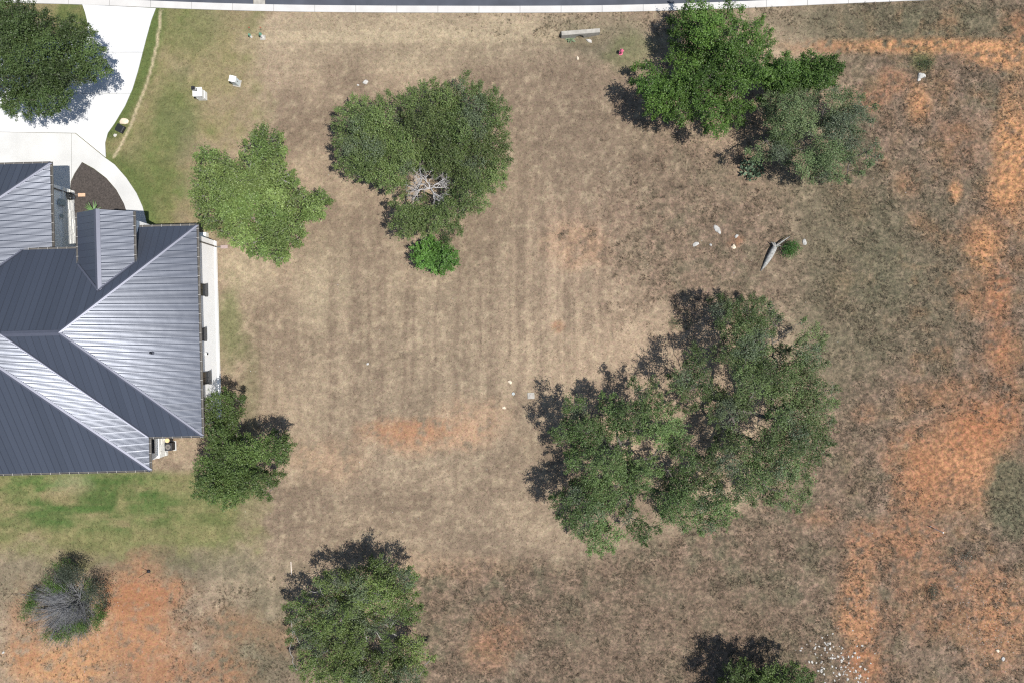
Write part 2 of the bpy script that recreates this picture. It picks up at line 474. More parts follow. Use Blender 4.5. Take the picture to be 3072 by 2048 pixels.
    for cx, cy, rx, ry, k, cn in [(320, 1450, 100, 150, 1.0, 'smooth'), (330, 1370, 80, 45, 0.9, 'orange'), (150, 1530, 110, 60, 0.9, 'sand'), (60, 1450, 35, 80, 0.5, 'orange'), (450, 1545, 130, 50, 0.7, 'orange'),
                              (520, 1440, 80, 45, 0.45, 'orange'), (1000, 1000, 150, 34, 0.62, 'pale'), (940, 985, 90, 26, 0.6, 'orange'), (760, 1060, 80, 50, 0.3, 'pale'), (1090, 950, 80, 34, 0.35, 'pale'), (1280, 750, 14, 12, 0.6, 'orange'),
                              (1160, 1440, 60, 50, 0.35, 'orange'), (1120, 1500, 50, 40, 0.35, 'orange'), (1080, 1300, 200, 30, 0.22, 'pale'), (1330, 570, 60, 50, 0.4, 'pale'), (640, 1470, 50, 40, 0.3, 'orange'),
                              (2130, 106, 230, 18, 0.95, 'sand'), (1890, 112, 70, 16, 0.5, 'orange'), (2300, 128, 90, 28, 0.9, 'sand'), (2110, 240, 30, 45, 0.9, 'sand'), (2050, 190, 40, 30, 0.6, 'orange'),
                              (2335, 370, 45, 140, 1.0, 'sand'), (2305, 440, 40, 60, 1.0, 'sand'), (2262, 560, 44, 62, 1.0, 'sand'), (2290, 680, 34, 70, 0.85, 'orange'), (2200, 330, 60, 60, 0.3, 'orange'),
                              (2300, 800, 40, 70, 0.75, 'orange'), (2200, 1060, 112, 112, 1.0, 'smooth'), (2250, 975, 80, 60, 1.0, 'orange'), (2120, 1100, 55, 90, 0.7, 'orange'), (2310, 940, 40, 90, 0.8, 'orange'), (2050, 1240, 110, 40, 0.6, 'orange'),
                              (1965, 1390, 42, 125, 0.85, 'smooth'), (2180, 1330, 110, 50, 0.5, 'orange'), (2290, 1420, 80, 100, 0.75, 'smooth'), (2150, 1420, 90, 50, 0.4, 'orange'), (1990, 1530, 50, 50, 0.8, 'orange'),
                              (2180, 900, 60, 40, 0.35, 'orange'), (1990, 950, 26, 22, 0.4, 'orange'), (1880, 1190, 50, 30, 0.35, 'orange'), (2080, 420, 30, 30, 0.3, 'orange'),
                              (2000, 230, 40, 30, 0.5, 'orange'), (2340, 60, 40, 30, 0.6, 'orange'), (2195, 440, 14, 22, 0.8, 'sand'), (1690, 555, 20, 14, 0.6, 'orange')]:
        g = grain if k < 0.98 else np.clip(grain + 0.3, 0, 1)
        mix(ell(dx, dy, cx, cy, rx, ry, 0.85, wob * 1.1) * g, C[cn], min(k, 0.97))
    mix(np.clip((dx - 1850) / 300, 0, 1) * np.clip(n2 * 2.4 + n1 * 2.4 - 0.05, 0, 1), C['orange'], 0.5)
    mix(ell(dx, dy, 2315, 1130, 50, 95, 0.5, wob), C['weedg'], 0.9)
    mix(ell(dx, dy, 2120, 140, 26, 26, 0.8, wob), C['green'], 0.5)
    # fallen leaves and bare dust under the oaks
    for cx, cy, rx, ry in [(970, 370, 170, 170), (1560, 960, 280, 230), (1700, 200, 240, 170), (830, 1400, 130, 110), (590, 450, 110, 120)]:
        mix(ell(dx, dy, cx, cy, rx * .85, ry * .85, 0.5, wob), C['litter'], 0.35)
    c = c * (1 + (0.30 + 0.2 * rough) * n3 + 0.25 * n2)[:, None]
    return np.clip(c, 0.01, 0.9), rough

def ground_h(x, y):
    z = (vnoise(x * 0.35 + 5, y * 0.35) - 0.5) * 0.03
    z = z - 0.66 * np.exp(-((x - 5.9) / 2.4) ** 2 - ((y - 25.3) / 0.85) ** 2) * (y < 25.66)
    z = np.where((y >= 25.66) & (np.abs(x - 5.7) < 4), z * 0.6, z)
    return z

def axis_coords(half, step, far):
    a = list(np.arange(-half, half + 1e-6, step))
    d, s = half, step
    while d < far:
        s *= 1.35; d += s
        a = [-d] + a + [d]
    return np.array(a)
gx = axis_coords(47, 0.2, 700); gy = axis_coords(32, 0.2, 700)
X, Y = np.meshgrid(gx, gy)
xf, yf = X.ravel(), Y.ravel()
gc, groughness = ground_color(xf, yf)
gz = ground_h(xf, yf)
nx, ny = len(gx), len(gy)
me = bpy.data.meshes.new('ground')
me.vertices.add(nx * ny)
me.vertices.foreach_set('co', np.stack([xf, yf, gz], 1).astype(np.float32).ravel())
i0 = (np.arange(ny - 1)[:, None] * nx + np.arange(nx - 1)[None, :]).ravel()
quads = np.stack([i0, i0 + 1, i0 + nx + 1, i0 + nx], 1)
def set_quads(me, q):
    n = len(q)
    me.loops.add(n * 4); me.polygons.add(n)
    me.loops.foreach_set('vertex_index', q.astype(np.int32).ravel())
    me.polygons.foreach_set('loop_start', np.arange(0, n * 4, 4, dtype=np.int32))
set_quads(me, quads)
me.update(calc_edges=True)
a = me.color_attributes.new('gcol', 'FLOAT_COLOR', 'POINT')
a.data.foreach_set('color', np.concatenate([gc, groughness[:, None]], 1).astype(np.float32).ravel())
me.polygons.foreach_set('use_smooth', [True] * len(me.polygons))
tag(link('ground', me, M['ground']), kind='structure')

def gzf(x, y): return float(ground_h(np.array([x]), np.array([y]))[0])

# ------------------------------------------------------------------ road, curb
curb_lo = [(-2600, -150), (-1400, -60), (-600, -14), (-200, 0), (0, 10), (250, 14), (470, 25), (768, 35), (1100, 39), (1600, 40), (1900, 37), (2250, 25), (2550, 11), (2800, 1), (3100, -13), (3600, -45), (4600, -140), (5600, -260)]
def curve_at(pts, x):
    xs = [p[0] for p in pts]
    return float(np.interp(x, xs, [p[1] for p in pts]))
def smooth_curve(x):
    return np.mean([curve_at(curb_lo, x + d) for d in (-120, -60, 0, 60, 120)])
def road_strip(name, x0, x1, off0, off1, z0, z1, m, step=60, parent=None):
    n = max(2, int((x1 - x0) / step) + 1)
    xs = np.linspace(x0, x1, n)
    lo = [P(x, smooth_curve(x)) + Vector((0, off0, 0)) for x in xs]
    hi = [P(x, smooth_curve(x)) + Vector((0, off1, 0)) for x in xs]
    mb = MB()
    mb.prism([(p.x, p.y) for p in lo] + [(p.x, p.y) for p in hi[::-1]], z0, z1)
    return mb.build(name, m, parent)
tag(road_strip('road', -2500, 760, 0.50, 8.0, -0.1, 0.032, M['asphalt']), kind='structure')
r2 = road_strip('road', 796, 5500, 0.50, 8.0, -0.1, 0.032, M['asphalt']); tag(r2, kind='structure')
tag(road_strip('road_crossing', 761, 795, 0.50, 8.0, -0.1, 0.034, M['concrete_old']), kind='structure')
curb = tag(empty('curb', P(1536, 40)), kind='structure')
far_curb = tag(empty('far_curb', P(1536, -240)), kind='structure')
xj = -900
slabs = []
while xj < 4000:
    s = road_strip('curb_slab', xj + 0.5, xj + 122.5, 0.0, 0.56, -0.1, 0.075 + random.uniform(-.004, .004), M['curb'], 30)
    s.parent = curb; s.matrix_parent_inverse = curb.matrix_basis.inverted()
    s = road_strip('curb_slab', xj + 0.5, xj + 122.5, 7.95, 8.5, -0.1, 0.075, M['curb'], 60)
    s.parent = far_curb; s.matrix_parent_inverse = far_curb.matrix_basis.inverted()
    xj += 123.0

# ------------------------------------------------------------------ driveway, apron, walk, mulch bed
def gp(pts): return [(P(x, y).x, P(x, y).y) for x, y in pts]
drive = [(248, 15), (256, 38), (262, 62), (265, 95), (262, 118), (180, 122), (60, 135), (-300, 140), (-300, 372), (-60, 395), (80, 398), (228, 400), (318, 473), (316, 430), (324, 400), (345, 370),
         (375, 320), (398, 268), (414, 215), (428, 160), (441, 110), (455, 60), (468, 26)]
dw = tag(empty('driveway', P(350, 200)), kind='structure')
def slab_under(parent, name, pts, m, z0=-0.08, z1=0.055):
    mb = MB(); mb.prism(gp(pts), z0, z1)
    o = mb.build(name, m)
    o.parent = parent; o.matrix_parent_inverse = parent.matrix_basis.inverted()
    return o
ycuts = [-50, 158, 281, 600]
for y0, y1 in zip(ycuts, ycuts[1:]):
    q = clip_half(clip_half(drive, 1, y0 + 0.6, True), 1, y1 - 0.6, False)
    slab_under(dw, 'concrete_slab', q, M['concrete_new'])
apron = [(-300, 372), (-60, 396), (80, 399), (227, 401.5), (317, 475), (345, 495), (380, 535), (410, 580), (428, 620), (436, 650), (441, 672), (441, 760), (385, 760), (385, 650), (373, 612),
         (350, 570), (320, 535), (282, 506), (247, 487), (225, 520), (213, 545), (205, 640), (-300, 640)]
pa = tag(empty('parking_apron', P(150, 450)), kind='structure')
ap_l = clip_half(apron, 0, 215, False)
ap_r = clip_half(apron, 0, 216, True)
slab_under(pa, 'concrete_slab', ap_l, M['concrete'], z1=0.052)
slab_under(pa, 'concrete_slab', ap_r, M['concrete'], z1=0.052)
bed = [(247, 488), (281, 507), (319, 536), (349, 571), (372, 612), (384, 650), (384, 770), (200, 770), (206, 640), (214, 546), (226, 521)]
mb = MB(); mb.prism(gp(bed), -0.05, 0.045)
tag(mb.build('mulch_bed', M['mulch']), kind='structure')
isl = MB()
ic = P(150, 235)
isl.prism([(ic.x + 1.7 * math.cos(t) * (1 + .12 * math.sin(3 * t)), ic.y + 1.5 * math.sin(t)) for t in np.linspace(0, 2 * math.pi, 28, endpoint=False)], -0.05, 0.075)
tag(isl.build('tree_island', M['mulch']), kind='structure')

# ------------------------------------------------------------------ house
HROT = math.radians(1.5)
house = empty('house', (0, 0, 0), HROT)
tag(house, 'white stucco and stone house with a dark standing seam metal hip roof', 'house')
roof = empty('roof'); roof.parent = house
SL = 0.51
def pl_E(uE, hE): return lambda u, v: hE + SL * (uE - u)
def pl_W(uW, hE): return lambda u, v: hE + SL * (u - uW)
def pl_N(vN, hE): return lambda u, v: hE + SL * (vN - v)
def pl_S(vS, hE): return lambda u, v: hE + SL * (v - vS)
# cross section of one panel: (offset, rise)
PW = 0.5
PROF = [(0.0, 0.028), (0.018, 0.028), (0.024, 0.0)]
for k in range(5):
    a0 = 0.040 + k * 0.090
    PROF += [(a0, 0.0), (a0 + 0.022, 0.0062), (a0 + 0.044, 0.0084), (a0 + 0.066, 0.0062), (a0 + 0.088, 0.0)]
PROF += [(0.494, 0.0), (0.499, 0.028)]
def roof_plane(poly, hf, axis, name='roof_panel'):
    lo = min(p[axis] for p in poly); hi = max(p[axis] for p in poly)
    t = lo
    while t < hi - 0.02:
        verts, faces = [], []
        for (o0, r0), (o1, r1) in zip(PROF, PROF[1:]):
            q = clip_half(clip_half(poly, axis, t + o0, True), axis, min(t + o1, hi), False)
            if len(q) < 3: continue
            base = len(verts)
            for p in q:
                f = (p[axis] - t - o0) / (o1 - o0)
                verts.append((p[0], p[1], hf(p[0], p[1]) + r0 + (r1 - r0) * min(max(f, 0), 1)))
            faces.append(list(range(base, base + len(q))))
        if faces:
            o = mesh_obj(name, verts, faces, M['roof'], roof)
            o.data.validate()
            bm = bmesh.new(); bm.from_mesh(o.data)
            bmesh.ops.remove_doubles(bm, verts=bm.verts[:], dist=0.0008)
            for f in bm.faces:
                if f.normal.z < 0: f.normal_flip()
            bm.to_mesh(o.data); bm.free()
        t += PW
UE, VN, VS, VR = -23.80, 9.44, -6.54, 1.45
UW = -48.0
WE, WS = -27.85, -9.05
GE, GN, GR = -34.83, 14.48, -41.83
GBE, GBW, GBC, GBF, GBH = -27.78, -31.95, -29.87, 10.35, 6.47
north = [(UE, VN), (-31.79, VR), (-35.84, VR), (-37.1, 0.2), (UW, 0.2), (UW, 7.8), (-47.18, 7.8), (GR, 2.44), (-36.48, 7.8), (-30.0, 7.8), (-30.0, VN)]
roof_plane(north, pl_N(VN, 5.0), 0)
roof_plane([(UE, VS), (-31.79, VR), (-35.84, VR), (WE, VS)], pl_S(VS, 5.0), 0)
roof_plane([(UE, VN), (-31.79, VR), (UE, VS)], pl_E(UE, 5.0), 1)
roof_plane([(WE, VS), (-35.84, VR), (-37.1, 0.2), (WE, WS)], pl_E(WE, 5.0), 1)
roof_plane([(WE, WS), (-37.1, 0.2), (UW, 0.2), (UW, WS)], pl_S(WS, 5.0), 0)
roof_plane([(GE, GN), (GR, 7.48), (GR, 2.44), (-36.48, 7.8), (GE, 7.84)], pl_E(GE, 5.0), 1)
roof_plane([(GE, GN), (GR, 7.48), (-48.83, GN)], pl_N(GN, 5.0), 0)
roof_plane([(-48.83, GN), (GR, 7.48), (GR, 2.44), (-47.18, 7.8), (-48.83, 7.84)], pl_W(-48.83, 5.0), 1)
roof_plane([(GBE, GBF), (GBC, GBF), (GBC, 4.48), (GBE, 6.56)], pl_E(GBE, GBH), 1)
roof_plane([(GBW, GBF), (GBC, GBF), (GBC, 4.48), (GBW, 6.56)], pl_W(GBW, GBH), 1)

def cap_strip(name, p0, p1, n0, n1, w, lift, m):
    """folded strip along a hip, ridge or valley; n0, n1 = horizontal directions of its two wings with the roof's drop"""
    a = Vector(p0); b = Vector(p1)
    d = (b - a).normalized()
    vs_ = []
    for q in (a, b):
        vs_ += [q + Vector(n0) * w + Vector((0, 0, lift)), q + Vector((0, 0, lift + 0.012)), q + Vector(n1) * w + Vector((0, 0, lift))]
    return mesh_obj(name, vs_, [(0, 1, 4, 3), (1, 2, 5, 4)], m, roof)
def hip(p0, p1, wa, wb, w=0.17):
    cap_strip('hip_cap', p0, p1, wa, wb, w, 0.052, M['roof_cap'])
E_ = (1, 0, -SL); W_ = (-1, 0, -SL); N_ = (0, 1, -SL); S_ = (0, -1, -SL)
hr = 5 + SL * 7.99
hip((UE, VN, 5.0), (-31.79, VR, hr), N_, E_)
hip((UE, VS, 5.0), (-31.79, VR, hr), S_, E_)
hip((-31.79, VR, hr), (-35.84, VR, hr), N_, S_, 0.2)
hip((WE, WS, 5.0), (-37.1, 0.2, 5 + SL * 9.25), S_, E_, 0.2)
hip((-37.1, 0.2, 5 + SL * 9.25), (UW, 0.2, 5 + SL * 9.25), N_, S_, 0.2)
hip((GE, GN, 5.0), (GR, 7.48, 8.57), N_, E_)
hip((-48.83, GN, 5.0), (GR, 7.48, 8.57), N_, W_)
hip((GR, 7.48, 8.57), (GR, 2.44, 8.57), E_, W_, 0.2)
hip((GBC, GBF + .03, GBH + SL * 2.085), (GBC, 4.48, GBH + SL * 2.085), E_, W_, 0.22)
def valley(p0, p1, wa, wb, w=0.13):
    cap_strip('valley_flashing', p0, p1, wa, wb, w, 0.055, M['roof_cap'])
valley((WE, VS, 5.0), (-35.84, VR, hr), (0, 1, SL), (-1, 0, SL), 0.10)
valley((-36.48, 7.8, 5.84), (GR, 2.44, 8.57), (0, -1, SL), (-1, 0, SL), 0.10)
valley((GBE, 6.56, GBH), (GBC, 4.48, GBH + SL * 2.085), (0, -1, SL), (-1, 0, SL), 0.10)
valley((GBW, 6.56, GBH), (GBC, 4.48, GBH + SL * 2.085), (0, -1, SL), (1, 0, SL), 0.10)

def gutter(p0, p1, out, z, straps=True):
    """open half-box gutter along an eave from p0 to p1 (u, v), hung on the outward side"""
    a = Vector((*p0, z)); b = Vector((*p1, z)); o = Vector((*out, 0)); d = (b - a).normalized()
    w, h, t = 0.13, 0.12, 0.012
    prof = [(0.0, 0.0), (0.0, -h), (w, -h), (w, 0.0), (w - t * 2, 0.0), (w - t * 2, -h + t), (t * 2, -h + t), (t * 2, 0.0)]
    vs_ = [a + o * (x + 0.01) + Vector((0, 0, y)) for x, y in prof] + [b + o * (x + 0.01) + Vector((0, 0, y)) for x, y in prof]
    n = len(prof)
    fs = [(i, (i + 1) % n, n + (i + 1) % n, n + i) for i in range(n)] + [tuple(range(n))[::-1], tuple(range(n, 2 * n))]
    g = mesh_obj('gutter', vs_, fs, M['gutter'], house)
    L = (b - a).length
    if straps:
        k = 0.35
        while k < L:
            c = a + d * k
            s0, s1 = c - d * 0.011, c + d * 0.011
            vv = []
            for q in (s0, s1):
                vv += [q + o * -0.05 + Vector((0, 0, 0.05)), q + o * 0.155 + Vector((0, 0, 0.012)), q + o * 0.155, q + o * -0.05 + Vector((0, 0, 0.038))]
            mesh_obj('gutter_strap', vv, [(0, 1, 2, 3), (4, 7, 6, 5), (0, 4, 5, 1), (1, 5, 6, 2), (2, 6, 7, 3), (3, 7, 4, 0)], M['gutter_inside'], g)
            k += 0.72
    return g
gutter((UE, VN + .12), (UE, VS - .12), (1, 0), 4.97)
gutter((-28.25, VN), (UE, VN), (0, 1), 4.97)
gutter((WE, VS), (UE, VS), (0, -1), 4.97)
gutter((WE, VS - .14), (WE, WS - .12), (1, 0), 4.97)
gutter((UW, WS), (WE, WS), (0, -1), 4.97)
gutter((-36.4, 7.8), (-32.0, 7.8), (0, 1), 5.80)
gutter((GE, GN + .12), (GE, 8.0), (1, 0), 4.97)
gutter((-48.0, GN), (GE, GN), (0, 1), 4.97)
gutter((GBE, GBF), (GBE, 6.6), (1, 0), GBH - 0.02)
gutter((GBW, GBF), (GBW, 6.6), (-1, 0), GBH - 0.02)

# walls
def wall(x0, x1, y0, y1, z0, z1, m='stucco', name='wall', parent=house):
    return MB().box(x0, x1, y0, y1, z0, z1).build(name, M[m], parent)
WEX = UE - 0.68
wall(WEX - 0.3, WEX, VS + 0.55, VN - 0.45, -0.1, 4.86)                    # main east wall
wall(-28.2, WEX - 0.3, VN - 0.75, VN - 0.45, -0.1, 4.86)                  # north
wall(-29.0, WEX - 0.3, VS + 0.55, VS + 0.85, -0.1, 4.86)                  # south
WWX = -29.0
wall(WWX - 0.3, WWX, WS + 0.35, VS + 0.55, -0.1, 4.86)                    # wing east wall
wall(UW, WWX - 0.3, WS + 0.35, WS + 0.65, -0.1, 4.86)                     # wing south
wall(UW, UW + 0.3, WS + 0.65, GN - 1.0, -0.1, 4.86)                       # west
GWX = -36.25
wall(GWX - 0.3, GWX, 7.3, GN - 1.0, -0.1, 4.86)                           # garage east wall
wall(UW, GWX - 0.3, GN - 1.3, GN - 1.0, -0.1, 4.86)                       # garage north
wall(GWX, -31.5, 7.1, 7.4, -0.1, 5.72)                                    # entry wall
wall(-31.55, -31.25, 7.4, 9.9, -0.1, 6.38)                                # portico walls
wall(-28.5, -28.2, 5.0, 9.9, -0.1, 6.38)
wall(-31.25, -28.5, 7.0, 7.3, -0.1, 6.38)
for x0 in (-31.25, -29.1):
    wall(x0, x0 + 0.6, 9.6, 9.9, -0.1, 6.38)
# gable triangle
mesh_obj('gable_wall', [(-31.55, 9.9, 6.38), (-28.2, 9.9, 6.38), (GBC, 9.9, 7.42), (-31.55, 9.6, 6.38), (-28.2, 9.6, 6.38), (GBC, 9.6, 7.42)],
         [(0, 1, 2), (5, 4, 3), (0, 3, 4, 1), (1, 4, 5, 2), (2, 5, 3, 0)], M['stucco'], house)
dr = MB().box(-30.55, -29.35, 7.31, 7.37, 0.05, 2.6).build('front_door', M['door_wood'], house)
MB().cyl(-29.5, 7.40, 1.05, 1.35, 0.02, n=8).build('handle', M['black_metal'], dr)
# soffits
def soffit(pts, z):
    mb = MB(); mb.prism(pts, z, z + 0.05); mb.build('soffit', M['stucco'], house)
soffit([(UE - .02, VN - .02), (UE - .02, VS + .02), (WE - .02, VS + .02), (WE - .02, WS + .02), (UW, WS + .02), (UW, 7.0), (-28.15, 7.0), (-28.15, VN - .02)], 4.87)
soffit([(GE - .02, GN - .02), (GE - .02, 7.85), (UW - .5, 7.85), (UW - .5, GN - .02)], 4.87)
# fascia
def fascia(x0, x1, y0, y1, z0, z1): MB().box(x0, x1, y0, y1, z0, z1).build('fascia', M['dark_frame'], house)
fascia(UE - .03, UE - .005, VS, VN, 4.80, 4.99)
fascia(-28.2, UE - .04, VN - .03, VN - .005, 4.80, 4.99)
fascia(WE, UE - .04, VS + .005, VS + .03, 4.80, 4.99)
fascia(WE - .03, WE - .005, WS, VS, 4.80, 4.99)
fascia(GE - .03, GE - .005, 7.9, GN, 4.80, 4.99)
fascia(GBE - .03, GBE - .005, 6.6, GBF, 6.28, 6.46)
fascia(GBW + .005, GBW + .03, 6.6, GBF, 6.28, 6.46)
fascia(-36.4, -32.0, 7.77, 7.795, 5.62, 5.82)
fascia(UW, WE - .04, WS + .005, WS + .03, 4.80, 4.99)
# windows on the east wall: frame, pane, sill
def window_e(x, v0, v1, z0, z1):
    w = MB(); t = 0.06
    w.box(x + .002, x + .09, v0, v1, z0, z0 + t).box(x + .002, x + .09, v0, v1, z1 - t, z1).box(x + .002, x + .09, v0, v0 + t, z0 + t, z1 - t).box(x + .002, x + .09, v1 - t, v1, z0 + t, z1 - t)
    w.box(x + .002, x + .07, (v0 + v1) / 2 - .025, (v0 + v1) / 2 + .025, z0 + t, z1 - t)
    f = w.build('window', M['dark_frame'], house)
    MB().box(x + .005, x + .03, v0 + t, v1 - t, z0 + t, z1 - t).build('pane', M['glass'], f)
    MB().box(x + .002, x + .22, v0 - .05, v1 + .05, z0 - .07, z0).build('sill', M['dark_frame'], f)
window_e(WEX, 4.25, 5.2, 2.35, 3.7)
window_e(WEX, 0.7, 1.7, 2.75, 3.8)
window_e(WEX, -2.75, -1.75, 2.1, 3.5)
window_e(WWX, -8.1, -6.6, 2.5, 4.2)
# wall lantern
wl = MB().box(WEX + .002, WEX + .12, -.42, -.28, 2.3, 2.36).box(WEX + .03, WEX + .14, -.41, -.29, 2.36, 2.62, ).build('wall_lantern', M['black_metal'], house)
MB().box(WEX + .02, WEX + .16, -.43, -.27, 2.625, 2.66).build('cap', M['white_plastic'], wl)
# stone veneer: courses of thin stones
def veneer(x, v0, v1, z0, z1, courses, parent):
    st = empty('stone_veneer'); st.parent = parent
    hc = (z1 - z0) / courses
    for k in range(courses):
        v = v0 - random.uniform(0, 0.5)
        while v < v1:
            L = random.uniform(0.35, 0.9)
            a, b = max(v, v0), min(v + L - 0.014, v1)
            if b - a > 0.05:
                d = random.uniform(0.05, 0.105)
                MB().box(x + .002, x + d, a, b, z0 + k * hc + 0.008, z0 + (k + 1) * hc - 0.006).build('stone', M['stone'], st)
            v += L
    MB().box(x + .002, x + 0.15, v0, v1, z1, z1 + 0.09).build('ledge', M['stone'], st)
veneer(GWX, 8.0, GN - 1.0, 0.0, 1.55, 9, house)
veneer(WWX, WS + 0.35, VS + 0.5, 0.0, 1.5, 7, house)
MB().box(WEX + .003, WEX + 0.07, VS + 0.56, VN - 0.46, -0.05, 0.35).build('plinth', M['stucco'], house)
# downspouts with splash blocks
def downspout(x, v, ztop, eave_x, splash):
    d = MB().tube([(eave_x + .05, v, ztop), (eave_x - .05, v, ztop - .25), (x + .12, v, ztop - .75), (x + .09, v, ztop - 1.0), (x + .09, v, 0.3), (x + .16, v, 0.14), (x + .4, v, 0.1)], 0.055, 6).build('downspout', M['gutter'], house)
    MB().box(x + .40, x + 1.0, v - .14, v + .14, 0.045, 0.11, 0.02).build('splash_block', M[splash], d)
downspout(GWX, GN - 1.35, 4.86, GE, 'terracotta')
downspout(WEX, VN - 0.95, 4.86, UE, 'splash_grey')
# utilities on the garage wall
MB().box(GWX + .10, GWX + .30, 11.9, 12.4, 1.55, 2.2, 0.02).build('meter_box', M['box_grey'], house)
MB().box(GWX + .10, GWX + .24, 10.95, 11.2, 1.75, 2.0, 0.02).build('junction_box', M['box_grey'], house)
hz = MB()
for k in range(7):
    cx, r = GWX + 0.18 + 0.03 * k, 0.30 - 0.02 * (k % 3)
    ring = [(cx + random.uniform(-.02, .02), 12.85 + r * math.cos(t), 0.95 + r * math.sin(t)) for t in np.linspace(0, 2 * math.pi, 15)]
    hz.tube(ring, 0.022, 5)
hz.box(GWX + .10, GWX + .42, 12.80, 12.90, 0.9, 1.0)
hz.build('hose_reel', M['rubber'], house)
# entry wall lamp box
fl = MB().box(-35.75, -35.2, 7.42, 7.85, 2.0, 2.5, 0.03).build('wall_lamp', M['black_metal'], house)
MB().box(-35.6, -35.35, 7.5, 7.75, 2.503, 2.53).build('top_plate', M['ped_metal'], fl)
# vent pipe
vh = 5 + SL * (UE + 26.65)
vp = MB().cyl(-26.65, -0.14, vh - 0.1, vh + 0.35, 0.06, n=12).build('vent_pipe', M['black_plastic'], house)
MB().cyl(-26.65, -0.14, vh - 0.02, vh + 0.10, 0.15, 0.07, n=12).build('flashing', M['roof_cap'], vp)
# white porch step walls beside the portico
pw = tag(empty('porch_wall', (0, 0, 0), HROT), 'low white stone porch wall beside the entry gable', 'wall')
MB().box(-28.15, -26.4, VN - .2, VN + 0.62, -0.05, 0.85, 0.015).build('stone_base', M['stone'], pw)
MB().box(-28.15, -26.35, VN - .22, VN + 0.67, 0.853, 0.93, 0.015).build('cap', M['stucco'], pw)
MB().box(-26.38, -25.1, VN - .2, VN + 0.25, -0.05, 0.5, 0.015).build('step', M['stone'], pw)

# ------------------------------------------------------------------ yard objects
def rock_mesh(name, seed, sx, sy, sz, m):
    r = random.Random(seed)
    bm = bmesh.new()
    bmesh.ops.create_icosphere(bm, subdivisions=2, radius=1.0)
    for v in bm.verts:
        n = v.co.normalized()
        k = 1 + 0.22 * math.sin(n.x * 3.1 + seed) * math.cos(n.y * 2.7 + seed * 1.7) + r.uniform(-.10, .10)
        v.co = Vector((n.x * k * sx, n.y * k * sy, max(n.z * k, -0.35) * sz))
    me = bpy.data.meshes.new(name); bm.to_mesh(me); bm.free()
    me.materials.append(m)
    return me
def rock(name, px, py, sx, sy, sz, m, seed, label=None, rz=0, group=None):
    p = P(px, py); p.z = gzf(p.x, p.y) + sz * 0.22
    o = link(name, rock_mesh(name, seed, sx, sy, sz, m))
    o.location = p; o.rotation_euler = (0, 0, rz)
    return tag(o, label, 'rock', group)

# mailbox pillar
mbx = tag(empty('mailbox_pillar', (-25.77, 20.41, 0), 0.02), 'square white masonry mailbox pillar with a black lantern on top', 'mailbox')
MB().box(-.33, .33, -.33, .33, -0.05, 0.52, 0.01).box(-.31, .31, -.31, .31, .522, 1.05, 0.01).build('pillar', M['stone'], mbx)
MB().box(-.37, .37, -.37, .37, 1.053, 1.14, 0.012).build('cap', M['stucco'], mbx)
MB().box(-.2, .2, -.345, -.333, .62, .86).build('mail_door', M['white_plastic'], mbx)
ln = MB().box(-.25, .0, .02, .27, 1.142, 1.17).box(-.27, .02, 0, .29, 1.56, 1.60)
for qx in (-.24, -.03):
    for qy in (.03, .24): ln.box(qx, qx + .02, qy, qy + .02, 1.17, 1.56)
ln.box(-.2, -.05, .07, .22, 1.60, 1.66)
lo = ln.build('lantern', M['black_metal'], mbx)
MB().box(-.22, -.03, .05, .24, 1.172, 1.55).build('glass', M['lantern_glass'], lo)
# utility pedestal
up = tag(empty('utility_pedestal', (-22.93, 21.52, 0), -0.22), 'pale grey metal utility pedestal standing in dry lawn beside the mailbox', 'utility box')
MB().box(-.24, .24, -.22, .22, 0.05, 0.98, 0.02).build('body', M['ped_metal'], up)
MB().prism([(-.27, -.25), (.27, -.25), (.27, .25), (-.27, .25)], .983, 1.04).build('lid', M['white_plastic'], up)
MB().box(-.32, .32, -.30, .30, -0.03, 0.048, 0.01).build('pad', M['concrete_old'], up)
MB().box(.242, .256, -.03, .03, .5, .7).build('latch', M['steel'], up)
# cable risers
for i, (px, py) in enumerate([(754, 112), (788, 112)]):
    p = P(px, py)
    r = tag(empty('cable_riser', p), ['smaller green capped cable riser with a red flag near the curb', 'taller green capped cable riser on a grey base plate near the curb'][i], 'riser', 'cable risers by the street')
    h = 0.42 + 0.14 * i
    MB().cyl(0, 0, -.03, h, 0.09 + .02 * i, n=14).build('post', M['white_plastic'], r)
    MB().cyl(0, 0, h + .002, h + .14, 0.12 + .02 * i, 0.07, n=14).build('cap', M['green_cap'], r)
    f = MB().tube([(-.05, .55, 0), (-.05, .56, .6)], 0.008, 5).build('flag_wire', M['steel'], r)
    MB().box(-.05, .08, .553, .567, .5, .6).build('flag', M['flag'], f)
    if i: MB().box(-.2, .24, -.24, .16, -.03, .03).build('base_plate', M['concrete_old'], r)
# hydrant
hp = P(1862, 161); hp.z = gzf(hp.x, hp.y)
hy = tag(empty('fire_hydrant', hp, 0.3), 'small faded pink fire hydrant in the green weeds near the culvert', 'hydrant')
MB().cyl(0, 0, -.03, .05, .17, n=14).cyl(0, 0, .05, .52, .115, .105, n=14).cyl(0, 0, .52, .56, .15, n=14).build('barrel', M['hydrant'], hy)
bn = MB()
for k, r in enumerate([(.14, .13), (.13, .10), (.10, .05)]): bn.cyl(0, 0, .562 + k * .06, .62 + k * .06, r[0], r[1], n=14)
bn.cyl(0, 0, .74, .80, .03, n=6).build('bonnet', M['hydrant'], hy)
for a_ in (0, math.pi / 2, math.pi):
    dv = Vector((math.cos(a_), math.sin(a_), 0))
    MB().tube([dv * .09 + Vector((0, 0, .4)), dv * .2 + Vector((0, 0, .4))], .055, 10).build('nozzle', M['hydrant'], hy)
